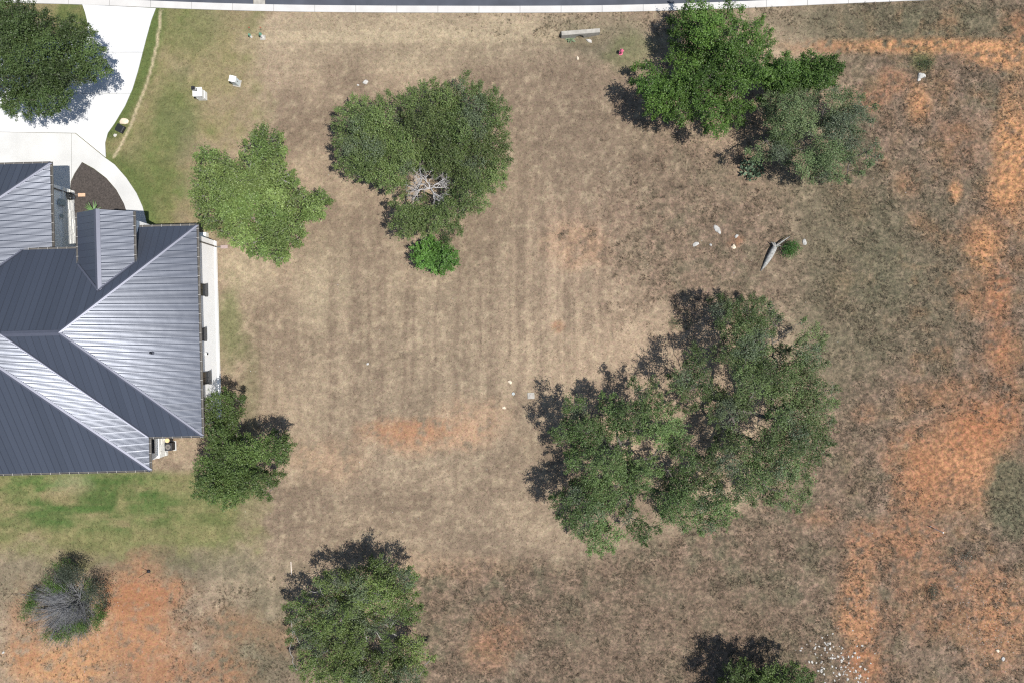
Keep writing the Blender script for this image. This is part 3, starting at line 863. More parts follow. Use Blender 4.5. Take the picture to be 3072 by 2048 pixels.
# culvert headwall
ch = tag(empty('culvert_headwall', (5.72, 25.72, 0), math.radians(4.5)), 'weathered concrete culvert headwall with an arched pipe mouth below the curb', 'culvert')
hw = MB()
R_, zc, bx = 0.33, -0.36, -0.05
pts = [(-1.6, -.75), (bx - R_ - 0.02, -.75)] + [(bx - R_ * math.cos(t), zc + R_ * math.sin(t)) for t in np.linspace(0, math.pi, 13)] + [(bx + R_ + .02, -.75), (1.6, -.75), (1.6, .24), (-1.6, .24)]
vf = [hw.bm.verts.new((x, -.17, z)) for x, z in pts]; vb = [hw.bm.verts.new((x, .17, z)) for x, z in pts]
hw.bm.faces.new(vf); hw.bm.faces.new(vb[::-1])
for i in range(len(pts)):
    j = (i + 1) % len(pts)
    hw.bm.faces.new((vf[i], vb[i], vb[j], vf[j]))
hw.build('headwall', M['concrete_old'], ch)
pp = MB(); n = 18
for r0 in (R_ - .005,):
    a_ = [pp.bm.verts.new((bx + r0 * math.cos(t), -.12, zc + r0 * math.sin(t))) for t in np.linspace(0, 2 * math.pi, n, endpoint=False)]
    b_ = [pp.bm.verts.new((bx + r0 * math.cos(t), 2.2, zc + r0 * math.sin(t))) for t in np.linspace(0, 2 * math.pi, n, endpoint=False)]
    for i in range(n): pp.bm.faces.new((a_[i], a_[(i + 1) % n], b_[(i + 1) % n], b_[i]))
    pp.bm.faces.new(b_)
pp.build('pipe', M['rubber'], ch)
# black box by the drive
bb = tag(empty('drain_box', P(364, 388), math.radians(-28)), 'black plastic lidded box lying on bare soil beside the driveway curve', 'box')
MB().box(-.33, .33, -.32, .32, -.03, .30, 0.07).build('body', M['black_plastic'], bb)
MB().box(-.27, .27, -.26, .26, .302, .335, 0.015).box(-.2, .2, -.03, .03, .336, .36).build('lid', M['rubber'], bb)
rock('rock_slab', 373, 365, .38, .27, .10, M['rock_tan'], 3, 'flat pale rock slab beside the black plastic box by the driveway', 0.3)
rock('rock', 346, 407, .17, .13, .10, M['rock'], 5, 'small white rock at the driveway edge below the black box', 0.9)
# black garden post
gp_ = P(446, 1712)
bp_ = tag(empty('garden_post', gp_), 'thin black metal post on a domed foot in dry grass behind the house', 'post')
MB().tube([(0, 0, 0), (0, 0, 1.45)], 0.022, 8).build('pole', M['black_metal'], bp_)
MB().cyl(0, 0, -.03, .10, .16, .12, 14).cyl(0, 0, .10, .18, .12, .03, 14).build('foot', M['black_metal'], bp_)
MB().cyl(0, 0, 1.45, 1.50, .04, .02, 8).build('finial', M['black_metal'], bp_)
# survey stakes
sp = P(2801, 1584)
s1 = tag(empty('survey_stake', sp), 'white wooden survey stake standing upright on bare orange soil', 'stake')
MB().box(-.04, .04, -.03, .03, -.05, 1.2).build('lath', M['wood_white'], s1)
MB().box(-.042, .042, -.032, .032, 1.202, 1.28).build('painted_tip', M['white_plastic'], s1)
rock('rock', 2791, 1578, .07, .06, .05, M['rock'], 8, 'tiny white stone at the foot of the upright survey stake')
a_, b_ = P(873.5, 1683), P(875, 1722)
s2 = MB().box(-.54, .54, -.022, .022, 0, .03).build('fallen_stake', M['wood_white'])
s2.location = (a_ + b_) / 2 + Vector((0, 0, .035)); s2.rotation_euler = (0, 0, math.atan2(b_.y - a_.y, b_.x - a_.x))
tag(s2, 'pale wooden lath lying flat on dry grass beside a round oak', 'stake')
# air conditioner and drum
_q = P(504.5, 1339.5, .66)
ac = tag(empty('condenser_unit', (_q.x, _q.y, 0), HROT), 'square black air conditioning condenser with a round fan grille against white stone wall', 'air conditioner')
MB().box(-.29, .29, -.32, .32, 0.05, .68, .02).build('cabinet', M['black_plastic'], ac)
MB().box(-.36, .36, -.39, .39, -.03, .048).build('pad', M['concrete'], ac)
fg = MB().cyl(0, 0, .682, .70, .215, n=24).build('fan_guard', M['steel'], ac)
for k in range(6):
    t = k * math.pi / 6
    MB().tube([(.21 * math.cos(t), .21 * math.sin(t), .708), (-.21 * math.cos(t), -.21 * math.sin(t), .708)], .006, 4).build('guard_wire', M['black_metal'], fg)
_q = P(501.7, 1320, .62)
dm = tag(empty('barrel', (_q.x, _q.y, 0), 0), 'round dark barrel with a tan lid next to the air conditioner', 'barrel')
MB().cyl(0, 0, 0.0, .30, .20, .225, 20).cyl(0, 0, .30, .60, .225, .20, 20).build('drum', M['black_plastic'], dm)
MB().cyl(0, 0, .602, .64, .19, n=20).build('lid', M['tan_lid'], dm)
# concrete lid and riser in the lot
cl = tag(empty('access_cover', P(1593, 1186), 0.03), 'square grey concrete utility lid flush with the mown lot', 'access cover')
MB().box(-.29, .29, -.26, .26, -.05, .05, .015).build('slab', M['concrete_old'], cl)
MB().cyl(.0, .0, .052, .07, .13, n=16).build('hatch', M['steel'], cl)
gr = tag(empty('valve_cap', P(1540, 1180)), 'small round grey green valve cap near the square concrete lid', 'access cover')
MB().cyl(0, 0, -.03, .08, .13, .12, n=14).build('cap', M['box_grey'], gr)
MB().cyl(0, 0, .082, .10, .05, n=8).build('nut', M['steel'], gr)
# larger rocks
for px, py, sx, sy, sz, mm, sd, lb in [
    (1097, 248, .22, .17, .16, 'rock', 11, 'larger white rock of the pair in mown grass above the heart shaped oak crown'),
    (1074, 256, .10, .08, .08, 'rock', 12, 'smaller white rock of the pair in mown grass above the heart shaped oak crown'),
    (2152, 689, .42, .20, .10, 'outcrop', 13, 'long pale limestone outcrop in bare ground between the oaks, largest of its scatter'),
    (2209, 709, .20, .13, .09, 'outcrop', 14, 'narrow pale limestone outcrop with orange soil beside it'),
    (2201, 741, .22, .20, .09, 'rock_tan', 15, 'rounded tan limestone outcrop with orange soil below it'),
    (2087, 733, .30, .17, .07, 'outcrop', 16, 'grey white limestone outcrop half hidden in low weeds'),
    (2132, 735, .15, .10, .07, 'outcrop', 17, 'small grey rock half buried in weeds among the limestone outcrops'),
    (1770, 114, .26, .13, .12, 'rock', 18, 'angular white rock in the ditch near the culvert mouth'),
    (1733, 175, .16, .10, .08, 'rock_tan', 19, 'small tan rock in bare soil below the culvert'),
    (1103, 1091, .11, .10, .09, 'rock', 20, 'lone white stone in the middle of the mown lot'),
    (2762, 228, .30, .26, .16, 'outcrop', 21, 'pale grey boulder beside the small dark weed clump on orange ground'),
    (2756, 240, .16, .13, .10, 'rock', 22, 'grey white stone touching the pale boulder on orange ground'),
    (2773, 229, .13, .10, .09, 'rock', 23, 'small white stone right beside the pale grey boulder'),
    (11, 1955, .12, .10, .09, 'rock', 24, 'white stone in grey weeds beside the half dead bush'),
    (2413, 727, .26, .20, .10, 'outcrop', 25, 'grey rock in weeds near the green sapling and fallen log'),
    (1530, 1145, .14, .20, .06, 'rock_tan', 26, 'long tan rock in the lot above the valve cap'),
    (1512, 1222, .16, .12, .07, 'rock_tan', 27, 'tan rock in bare soil left of the concrete lid'),
    (2992, 1950, .17, .13, .11, 'rock_tan', 28, 'tan rock on orange ground amid scattered white pebbles'),
    (3008, 1974, .18, .14, .12, 'rock', 29, 'white rock on orange ground below a tan rock'),
    ]:
    rock('rock', px, py, sx, sy, sz, M[mm], sd, lb, random.uniform(0, 3))
# white rubble pile at the lower right: individual rocks
rub = [rock_mesh('rubble_rock', 60 + k, .12, .09, .07, M['rock']) for k in range(5)]
for k in range(130):
    if k < 85:
        px = random.gauss(2500, 52); py = random.gauss(1985, 40)
    elif k < 105:
        px = random.gauss(2470, 22); py = random.gauss(1935, 14)
    else:
        px = random.gauss(2560, 30); py = random.gauss(2030, 26)
    p = P(px, py)
    o = bpy.data.objects.new('rubble_rock', rub[k % 5])
    s = random.uniform(0.35, 1.05) * (1.3 if random.random() < .12 else 1)
    o.location = (p.x, p.y, gzf(p.x, p.y) - .005 * s); o.scale = (s, s * random.uniform(.7, 1.2), s); o.rotation_euler = (0, 0, random.uniform(0, 6.28))
    COL.objects.link(o)
    tag(o, 'white limestone rubble rock in the scattered stone pile beside a dark oak', 'rock', 'white rubble stones in the pile')
# pebbles nobody could count
def pebbles(n, fn, seed, name, m, smin, smax):
    r = np.random.default_rng(seed)
    V, F = [], []
    for k in range(n):
        px, py = fn(r)
        p = P(px, py); s = r.uniform(smin, smax); z = gzf(p.x, p.y)
        a = r.uniform(0, 6.28); b0 = len(V)
        for q in range(5):
            t = a + q * 2 * math.pi / 5
            k_ = s * r.uniform(.7, 1.1)
            V.append((p.x + k_ * math.cos(t), p.y + k_ * math.sin(t) * .8, z - .005))
        V.append((p.x + r.uniform(-.2, .2) * s, p.y, z + s * .75))
        F += [(b0 + q, b0 + (q + 1) % 5, b0 + 5) for q in range(5)]
    return tag(mesh_obj(name, V, F, m), {'pebbles': 'tiny white limestone pebbles strewn over the orange ground'}.get(name, name), 'pebbles', kind='stuff')
def peb(r):
    u = r.random()
    if u < .32: return r.normal(2940, 75), r.normal(1810, 90)
    if u < .55: return r.normal(2980, 60), r.normal(1930, 60)
    if u < .66: return r.normal(2520, 70), r.normal(1985, 50)
    if u < .74: return r.normal(2590, 50), r.normal(1850, 60)
    if u < .8: return r.uniform(250, 450), r.uniform(1800, 2048)
    if u < .9: return r.uniform(700, 1500), r.uniform(80, 1600)
    return r.uniform(1800, 3050), r.uniform(100, 2040)
pebbles(900, peb, 5, 'pebbles', M['rock'], .018, .055)

# ------------------------------------------------------------------ vegetation
def pts_in_poly(x, y, poly):
    inside = np.zeros(len(x), bool)
    n = len(poly)
    for i in range(n):
        x0, y0 = poly[i]; x1, y1 = poly[(i + 1) % n]
        c = ((y0 > y) != (y1 > y)) & (x < (x1 - x0) * (y - y0) / (y1 - y0 + 1e-12) + x0)
        inside ^= c
    return inside
def dist_poly(x, y, poly):
    d = np.full(len(x), 1e9)
    n = len(poly)
    for i in range(n):
        x0, y0 = poly[i]; x1, y1 = poly[(i + 1) % n]
        vx, vy = x1 - x0, y1 - y0
        t = np.clip(((x - x0) * vx + (y - y0) * vy) / (vx * vx + vy * vy + 1e-9), 0, 1)
        d = np.minimum(d, np.hypot(x - x0 - t * vx, y - y0 - t * vy))
    return d

def leaves_object(name, pos, nrm, size, col, parent, aspect=0.68):
    """one small bent quad per leaf"""
    n = len(pos)
    r = rng
    t = r.normal(size=(n, 3))
    t -= nrm * np.sum(t * nrm, 1, keepdims=True)
    t /= np.linalg.norm(t, axis=1, keepdims=True) + 1e-9
    b = np.cross(nrm, t)
    L = size[:, None]
    v = np.empty((n, 4, 3), np.float32)
    v[:, 0] = pos - t * L * 0.5
    v[:, 1] = pos + b * L * 0.5 * aspect - nrm * L * 0.06
    v[:, 2] = pos + t * L * 0.5 - nrm * L * 0.08
    v[:, 3] = pos - b * L * 0.5 * aspect - nrm * L * 0.06
    me = bpy.data.meshes.new(name)
    me.vertices.add(n * 4)
    me.vertices.foreach_set('co', v.ravel())
    set_quads(me, np.arange(n * 4).reshape(n, 4))
    me.update(calc_edges=True)
    at = me.color_attributes.new('lcol', 'FLOAT_COLOR', 'POINT')
    c4 = np.ones((n, 4, 4), np.float32); c4[:, :, :3] = col[:, None, :]
    at.data.foreach_set('color', c4.ravel())
    return link(name, me, M['leaf'], parent)

class Tubes:
    def __init__(s): s.v = []; s.f = []
    def add(s, pts, radii, n=5):
        b0 = len(s.v)
        P_ = [np.asarray(p, float) for p in pts]
        for i, p in enumerate(P_):
            d = P_[min(i + 1, len(P_) - 1)] - P_[max(i - 1, 0)]
            d = d / (np.linalg.norm(d) + 1e-9)
            a = np.cross(d, (0.3, 0.9, 0.1) if abs(d[2]) > .8 else (0, 0, 1.0)); a /= np.linalg.norm(a) + 1e-9
            b = np.cross(d, a)
            for t in range(n):
                an = 2 * math.pi * t / n
                s.v.append(tuple(p + (a * math.cos(an) + b * math.sin(an)) * radii[i]))
        m = len(P_)
        for i in range(m - 1):
            for t in range(n):
                s.f.append((b0 + i * n + t, b0 + i * n + (t + 1) % n, b0 + (i + 1) * n + (t + 1) % n, b0 + (i + 1) * n + t))
    def build(s, name, m, parent):
        return mesh_obj(name, s.v, s.f, m, parent, smooth=True)

def wiggle(a, b, k, amp, r):
    a = np.asarray(a, float); b = np.asarray(b, float)
    L = np.linalg.norm(b - a)
    out = []
    for i in range(k + 1):
        t = i / k
        p = a + (b - a) * t
        if 0 < i < k: p = p + r.normal(size=3) * L * amp
        out.append(p)
    return out

def tree(name, label, poly, hmax, hmin=1.6, D=2.6, spacing=0.78, leaf=0.085, col=(0.06, 0.10, 0.03), col2=None, dens=1.0, gap=0.0, holes=(), trunk=None, tr=0.22,
         bark='bark', cat='tree', seed=1, rad=(0.42, 0.85), grey=0.0, group=None, twigs=4, flat=0.75, sig=0.15, bough=1.95, spray=1.0):
    r = np.random.default_rng(seed)
    poly = [tuple(p) for p in poly]
    xs = np.array([p[0] for p in poly]); ys = np.array([p[1] for p in poly])
    k0 = (CAM_H - hmax * .6) / FOC
    n = 9000
    x = r.uniform(xs.min(), xs.max(), n); y = r.uniform(ys.min(), ys.max(), n)
    ok = pts_in_poly(x, y, poly)
    for hx, hy, hr_ in holes: ok &= np.hypot(x - hx, y - hy) > hr_
    x, y = x[ok], y[ok]
    d = dist_poly(x, y, poly) * k0
    for hx, hy, hr_ in holes: d = np.minimum(d, (np.hypot(x - hx, y - hy) - hr_) * k0)
    bx_, by_ = [], []
    for q in range(min(len(x), 2500)):
        if d[q] > .35 and (not bx_ or min((x[q] - a) ** 2 + (y[q] - b) ** 2 for a, b in zip(bx_, by_)) > (bough / k0) ** 2): bx_.append(x[q]); by_.append(y[q])
    bd = np.sort(np.hypot(x[:, None] - np.array(bx_)[None], y[:, None] - np.array(by_)[None]), axis=1) * k0
    crack = np.clip((bd[:, 1] - bd[:, 0]) / .7, 0, 1) if len(bx_) > 1 else np.ones(len(x))
    sink = 1.9 * (bd[:, 0] / bough) ** 2 + 1.3 * (1 - crack)
    ok = (d > 0.10) & ((crack > .5) | (r.random(len(x)) < .16))
    bt_ = r.uniform(.72, 1.28, len(bx_)); bm_ = r.random(len(bx_))
    bi = np.argmin(np.hypot(x[:, None] - np.array(bx_)[None], y[:, None] - np.array(by_)[None]), axis=1)
    if gap > 0: ok &= fbm(x * k0 * .55 + seed * 3.3, y * k0 * .55, 3) > gap
    x, y, d, sink, bi = x[ok], y[ok], d[ok], sink[ok], bi[ok]
    keep = []
    kx, ky = np.empty(0), np.empty(0)
    sp_ = spacing / k0
    for i in range(len(x)):
        if len(keep) == 0 or np.min((kx - x[i]) ** 2 + (ky - y[i]) ** 2) > sp_ ** 2 * (0.75 + 0.25 * min(d[i], 1)):
            keep.append(i); kx = x[keep]; ky = y[keep]
    x, y, d, sink, bi = x[keep], y[keep], d[keep], sink[keep], bi[keep]
    dome = np.sqrt(np.clip(1 - (1 - np.clip(d / D, 0, 1)) ** 2, 0, 1))
    big = fbm(x * k0 * .45 + 50 + seed, y * k0 * .45, 2)
    h = hmin + (hmax - hmin) * dome * (0.55 + 0.75 * big) * r.uniform(.86, 1.06, len(x))
    h = np.clip(h + .35 - sink * np.clip(d / .8, .4, 1), hmin * .7, hmax * 1.05)
    R = np.clip(0.30 + 0.45 * d, rad[0] * .8, rad[1]) * r.uniform(.8, 1.15, len(x))
    R = np.minimum(R, np.maximum(d * 1.0, 0.24))
    cen = np.array([list(P(a, b, c - .3 * q)) for a, b, c, q in zip(x, y, h, R)])
    cen[:, 2] = h - R * .5
    # a second, lower storey in the interior to close the crown
    # trunk
    if trunk is None:
        c2 = np.array([cen[:, 0].mean(), cen[:, 1].mean()])
        base = np.array([c2[0], c2[1], 0.0])
    else:
        q = P(*trunk); base = np.array([q.x, q.y, 0.0])
    root = empty(name, tuple(base))
    tag(root, label, cat, group)
    o3 = base.copy()
    base[2] = -0.08
    T = Tubes()
    fork = base + np.array([r.uniform(-.2, .2), r.uniform(-.2, .2), max(0.7, hmax * .24)])
    nodes = [fork]; par = [-1]; desc = [0]; lobe_node = []
    order = np.argsort(np.linalg.norm(cen - fork, axis=1))
    for i in order:
        nd = np.array(nodes)
        dl = np.linalg.norm(nd - cen[i], axis=1) + 0.35 * np.linalg.norm(nd - fork, axis=1) + np.where(nd[:, 2] > cen[i][2] + .3, 1.2, 0)
        j = int(np.argmin(dl))
        mid = (nodes[j] + cen[i]) / 2 + r.normal(size=3) * .12
        if np.linalg.norm(nodes[j] - cen[i]) > 1.3:
            nodes.append(mid); par.append(j); j = len(nodes) - 1
        nodes.append(cen[i] - np.array([0, 0, R[i] * .25])); par.append(j); lobe_node.append(len(nodes) - 1)
    cnt = np.ones(len(nodes))
    for i in range(len(nodes) - 1, 0, -1): cnt[par[i]] += cnt[i]
    rad_ = np.minimum(0.010 + tr * .8 * (cnt / cnt[0]) ** .6, tr)
    T.add([base, (base + fork) / 2 + r.normal(size=3) * .04, fork], [tr * 1.45, tr * 1.1, tr], 8)
    for i in range(1, len(nodes)):
        w = wiggle(nodes[par[i]], nodes[i], 3, .06, r)
        ra, rb = min(rad_[par[i]], rad_[i] * 1.7), rad_[i]
        T.add(w, [ra + (rb - ra) * k / 3 for k in range(4)], 5)
    # foliage clumps
    pos, nrm, siz, cl_ = [], [], [], []
    warm = np.array((1.20, 1.20, 0.98))
    c1 = np.array(col) * warm; c2 = warm * np.array(col2 if col2 is not None else [col[0] * 1.25, col[1] * 1.12, col[2] * 1.1])
    gry = np.array((0.10, 0.12, 0.085))
    for i in range(len(cen)):
        nc = max(6, int(23 * (R[i] / .6) ** 2 * dens))
        dirs = r.normal(size=(nc, 3)); dirs[:, 2] = np.abs(dirs[:, 2]) * 1.0 - 0.42
        dirs /= np.linalg.norm(dirs, axis=1, keepdims=True)
        cp = cen[i] + dirs * R[i] * r.uniform(.5, 1.2, (nc, 1)) * np.array([1, 1, flat])
        ltone = 1.08 * r.uniform(.85, 1.16) * bt_[bi[i]]; lmix = .5 * r.uniform(0, 1) + .6 * bm_[bi[i]]
        lg = r.random() < grey
        outw = cen[i] - fork; outw = outw / (np.linalg.norm(outw) + 1e-6)
        edge = d[i] < 1.5
        for j in range(int((5 if edge else 2) * spray)):
            dr_ = outw * np.array([1, 1, .35]) * (1.0 if edge else .5) + r.normal(size=3) * .42 + np.array([0, 0, .12 if edge else .4]); dr_ /= np.linalg.norm(dr_)
            L_ = r.uniform(.55, 1.0) * (R[i] + .22)
            a0 = cen[i] + dr_ * R[i] * .35; b0 = cen[i] + dr_ * (R[i] * .55 + L_)
            T.add(wiggle(a0, b0, 2, .06, r), [.012, .008, .003], 3)
            nl = int(r.uniform(26, 44)); tt = r.uniform(.15, 1.05, (nl, 1)) ** .8
            pp_ = a0 + (b0 - a0) * tt + r.normal(size=(nl, 3)) * .065
            nn = np.array([0, 0, .8]) + dr_ * .2 + r.normal(size=(nl, 3)) * .6
            nn /= np.linalg.norm(nn, axis=1, keepdims=True)
            pos.append(pp_); nrm.append(nn); siz.append(leaf * 1.15 * r.uniform(.65, 1.3, nl))
            mx_ = np.clip(lmix * .6 + r.uniform(0, .6, (nl, 1)), 0, 1)
            cl_.append((c1 * (1 - mx_) + c2 * mx_) * ltone * r.uniform(.75, 1.35, (nl, 1)))
        for j in range(nc):
            if j < twigs:
                T.add(wiggle(cen[i], cp[j], 2, .10, r), [.013, .009, .004], 3)
            nl = int(r.uniform(16, 30))
            sg = sig * r.uniform(.75, 1.25)
            pp_ = cp[j] + r.normal(size=(nl, 3)) * np.array([sg, sg, sg * .7])
            nn = dirs[j] * .45 + np.array([0, 0, .75]) + r.normal(size=(nl, 3)) * .62
            nn /= np.linalg.norm(nn, axis=1, keepdims=True)
            pos.append(pp_); nrm.append(nn)
            siz.append(leaf * 1.34 * r.uniform(.65, 1.35, nl))
            mx_ = np.clip(lmix * .6 + r.uniform(0, .6, (nl, 1)), 0, 1)
            cc = (c1 * (1 - mx_) + c2 * mx_) * ltone * r.uniform(.7, 1.3, (nl, 1)) * r.uniform(.88, 1.12)
            if lg: cc = cc * .45 + gry * .55 * r.uniform(.7, 1.3, (nl, 1))
            cl_.append(cc)
    pos = np.concatenate(pos); nrm = np.concatenate(nrm); siz = np.concatenate(siz); cl_ = np.concatenate(cl_)
    pos[:, 2] = np.maximum(pos[:, 2], .12)
    T.v = [(a - o3[0], b - o3[1], c) for a, b, c in T.v]
    T.build('trunk', M[bark], root)
    leaves_object('crown', pos - o3, nrm, siz, cl_, root)
    return root, cen, len(pos)

GREEN = (0.048, 0.082, 0.026)
total = 0
crowns = []
def T_(*a, **k):
    global total
    r = tree(*a, **k); total += r[2]; return r

T_('live_oak', 'broad dark green oak overhanging the concrete driveway by the street',
   ZA([(-60, -90), (210, 40), (300, 35), (340, 80), (420, 110), (460, 150), (560, 180), (640, 140), (720, 170), (790, 220), (830, 290), (900, 310), (930, 380), (930, 440), (910, 500), (950, 560), (1000, 640),
       (960, 700), (860, 730), (740, 730), (720, 760), (680, 800), (640, 880), (600, 940), (540, 990), (560, 1040), (540, 1080), (450, 1050), (380, 1040), (280, 1060), (180, 1090), (80, 1040), (0, 1000),
       (-150, 950), (-300, 700), (-330, 200), (-200, -100)]), 6.6, hmin=3.2, D=2.4, col=(0.040, 0.066, 0.024), seed=2, trunk=(150, 236), tr=.24, leaf=.085, grey=.06, dens=1.15)
T_('post_oak', 'light yellow green leafy tree on the lawn beside the house corner',
   DD([(580, 300), (600, 282), (625, 280), (645, 300), (650, 340), (660, 355), (655, 385), (680, 400), (685, 425), (700, 440), (745, 435), (757, 460), (745, 490), (720, 510), (700, 525), (690, 560), (670, 565),
       (655, 600), (630, 605), (600, 595), (560, 570), (520, 545), (490, 535), (460, 510), (450, 490), (440, 455), (445, 420), (450, 390), (445, 360), (460, 340), (490, 340), (510, 355), (550, 370), (565, 345), (560, 330)]),
   5.2, hmin=2.0, D=2.0, col=(0.052, 0.092, 0.026), col2=(0.130, 0.170, 0.064), seed=3, leaf=.10, dens=.9, bough=1.35, gap=.34, tr=.17, bark='bark_pale', sig=.17)
T_('live_oak', 'wide heart shaped oak crown with a bleached dead limb in its middle',
   ZC([(260, 200), (310, 220), (400, 240), (450, 190), (520, 180), (575, 200), (600, 230), (650, 170), (720, 150), (770, 100), (800, 130), (870, 90), (900, 140), (980, 150), (1000, 100), (1040, 40), (1090, 50),
       (1130, 110), (1190, 130), (1220, 170), (1300, 160), (1340, 210), (1360, 290), (1410, 330), (1420, 390), (1380, 430), (1370, 520), (1410, 540), (1420, 590), (1380, 610), (1400, 660), (1400, 740), (1360, 770),
       (1400, 810), (1390, 860), (1300, 880), (1250, 920), (1240, 1020), (1180, 1040), (1120, 1060), (1010, 1090), (1090, 1150), (1080, 1190), (990, 1190), (930, 1170), (860, 1190), (720, 1220), (600, 1230),
       (560, 1190), (530, 1120), (560, 1040), (530, 960), (520, 890), (440, 850), (380, 830), (330, 850), (280, 810), (190, 800), (150, 740), (130, 680), (160, 640), (130, 590), (130, 500), (120, 450), (150, 390),
       (150, 330), (200, 280), (270, 280)]), 5.4, hmin=1.9, D=2.2, col=(0.052, 0.088, 0.030), col2=(0.088, 0.115, 0.045), seed=4, trunk=(1290, 500), tr=.26, leaf=.08, grey=.12, dens=1.1,
   holes=[(950 + 750 * .4145, 200 + 840 * .4145, 36), (950 + 870 * .4145, 200 + 870 * .4145, 36), (950 + 710 * .4145, 200 + 900 * .4145, 28), (950 + 850 * .4145, 200 + 960 * .4145, 18), (950 + 590 * .4145, 200 + 320 * .4145, 12)])
T_('green_shrub', 'small round bright green bush growing below the heart shaped oak',
   ZC([(720, 1290), (790, 1280), (800, 1210), (850, 1240), (850, 1275), (920, 1280), (980, 1320), (1010, 1370), (1010, 1430), (960, 1460), (890, 1490), (820, 1460), (740, 1450), (700, 1400), (710, 1350)]),
   2.6, hmin=.9, D=1.4, spacing=.55, col=(0.045, 0.105, 0.024), col2=(0.072, 0.140, 0.034), seed=5, leaf=.10, dens=1.3, tr=.07, rad=(.3, .55), cat='bush', sig=.12)
T_('live_oak', 'tall bright green oak reaching over the street curb near the culvert',
   ZE([(540, 0), (640, -30), (800, -30), (950, 10), (1030, 50), (1060, 120), (1030, 200), (1040, 220), (1100, 160), (1180, 135), (1230, 190), (1290, 280), (1300, 350), (1250, 400), (1260, 450), (1320, 490),
       (1340, 560), (1310, 650), (1290, 740), (1230, 790), (1190, 830), (1180, 900), (1060, 900), (1060, 1000), (960, 1030), (900, 1080), (850, 1110), (760, 1110), (700, 1040), (660, 960), (600, 990), (520, 1050),
       (450, 1010), (380, 960), (300, 970), (230, 920), (220, 880), (260, 810), (200, 760), (120, 660), (110, 590), (200, 500), (340, 530), (440, 580), (420, 480), (420, 400), (470, 330), (430, 240), (440, 150), (520, 110), (560, 70)]),
   5.5, hmin=1.3, D=2.9, col=(0.030, 0.068, 0.014), col2=(0.066, 0.115, 0.026), seed=6, trunk=(2125, 235), tr=.26, leaf=.09, gap=.36, dens=1.0, spacing=.78, bough=1.6)
T_('live_oak', 'bright green oak crown between the tall street oak and the sparse grey oak',
   ZE([(1230, 560), (1340, 520), (1390, 420), (1440, 500), (1540, 470), (1600, 440), (1680, 480), (1760, 440), (1790, 490), (1850, 550), (1830, 620), (1780, 700), (1680, 730), (1560, 720), (1450, 740), (1360, 760), (1260, 720), (1210, 640)]),
   5.0, hmin=1.8, D=1.6, col=(0.030, 0.066, 0.014), col2=(0.062, 0.108, 0.025), seed=7, trunk=(2330, 262), tr=.14, leaf=.085, dens=1.3, spacing=.5, bough=1.3, rad=(.45, .7))
T_('sparse_oak', 'thin grey green oak with bare dark limbs showing, beside the orange ground',
   ZE([(1200, 840), (1260, 740), (1400, 710), (1560, 730), (1700, 730), (1800, 710), (1880, 720), (1960, 740), (2040, 800), (2120, 820), (2140, 890), (2080, 950), (2160, 1000), (2100, 1040), (2020, 1080),
       (2000, 1120), (2060, 1180), (2200, 1160), (2190, 1220), (2160, 1290), (2180, 1350), (2060, 1400), (1980, 1460), (1880, 1500), (1800, 1480), (1700, 1480), (1600, 1500), (1540, 1450), (1480, 1380), (1400, 1330),
       (1300, 1320), (1200, 1340), (1100, 1300), (1080, 1240), (1200, 1180), (1250, 1120), (1240, 1000), (1200, 920)]),
   5.8, hmin=2.2, D=2.6, col=(0.046, 0.078, 0.032), col2=(0.088, 0.115, 0.060), seed=8, trunk=(2300, 415), tr=.24, leaf=.07, dens=1.9, gap=.28, grey=.2, spacing=.85, twigs=7, sig=.18,
   holes=[(2465, 330, 22), (2415, 425, 24), (2580, 470, 18)])
T_('live_oak', 'large right hand oak of the merged grove in the rough ground',
   ZG([(1150, 100), (1230, 80), (1310, 90), (1420, 70), (1500, 120), (1550, 160), (1560, 230), (1530, 290), (1580, 330), (1640, 250), (1640, 200), (1720, 210), (1790, 270), (1790, 360), (1810, 440), (1850, 540),
       (1870, 620), (1850, 700), (1840, 800), (1840, 900), (1800, 1000), (1740, 1040), (1740, 1100), (1710, 1160), (1690, 1220), (1640, 1260), (1560, 1240), (1470, 1220), (1380, 1220), (1300, 1200), (1200, 1150),
       (1110, 1090), (1120, 980), (1190, 880), (1200, 800), (1160, 750), (1140, 700), (1080, 740), (1030, 720), (1020, 640), (920, 600), (910, 540), (960, 490), (1050, 430), (1020, 370), (1080, 340),
       (1150, 370), (1220, 340), (1200, 260), (1150, 180)]),
   6.6, hmin=2.4, D=2.8, col=(0.046, 0.078, 0.028), col2=(0.082, 0.108, 0.048), seed=9, trunk=(2190, 1210), tr=.32, leaf=.078, dens=.85, gap=.36, grey=.15, twigs=6,
   holes=[(1500 + 1590 * .542, 850 + 300 * .542, 30), (1500 + 1360 * .542, 850 + 800 * .542, 24), (1500 + 1450 * .542, 850 + 700 * .542, 18), (1500 + 1250 * .542, 850 + 560 * .542, 14), (1500 + 1100 * .542, 850 + 640 * .542, 14)])
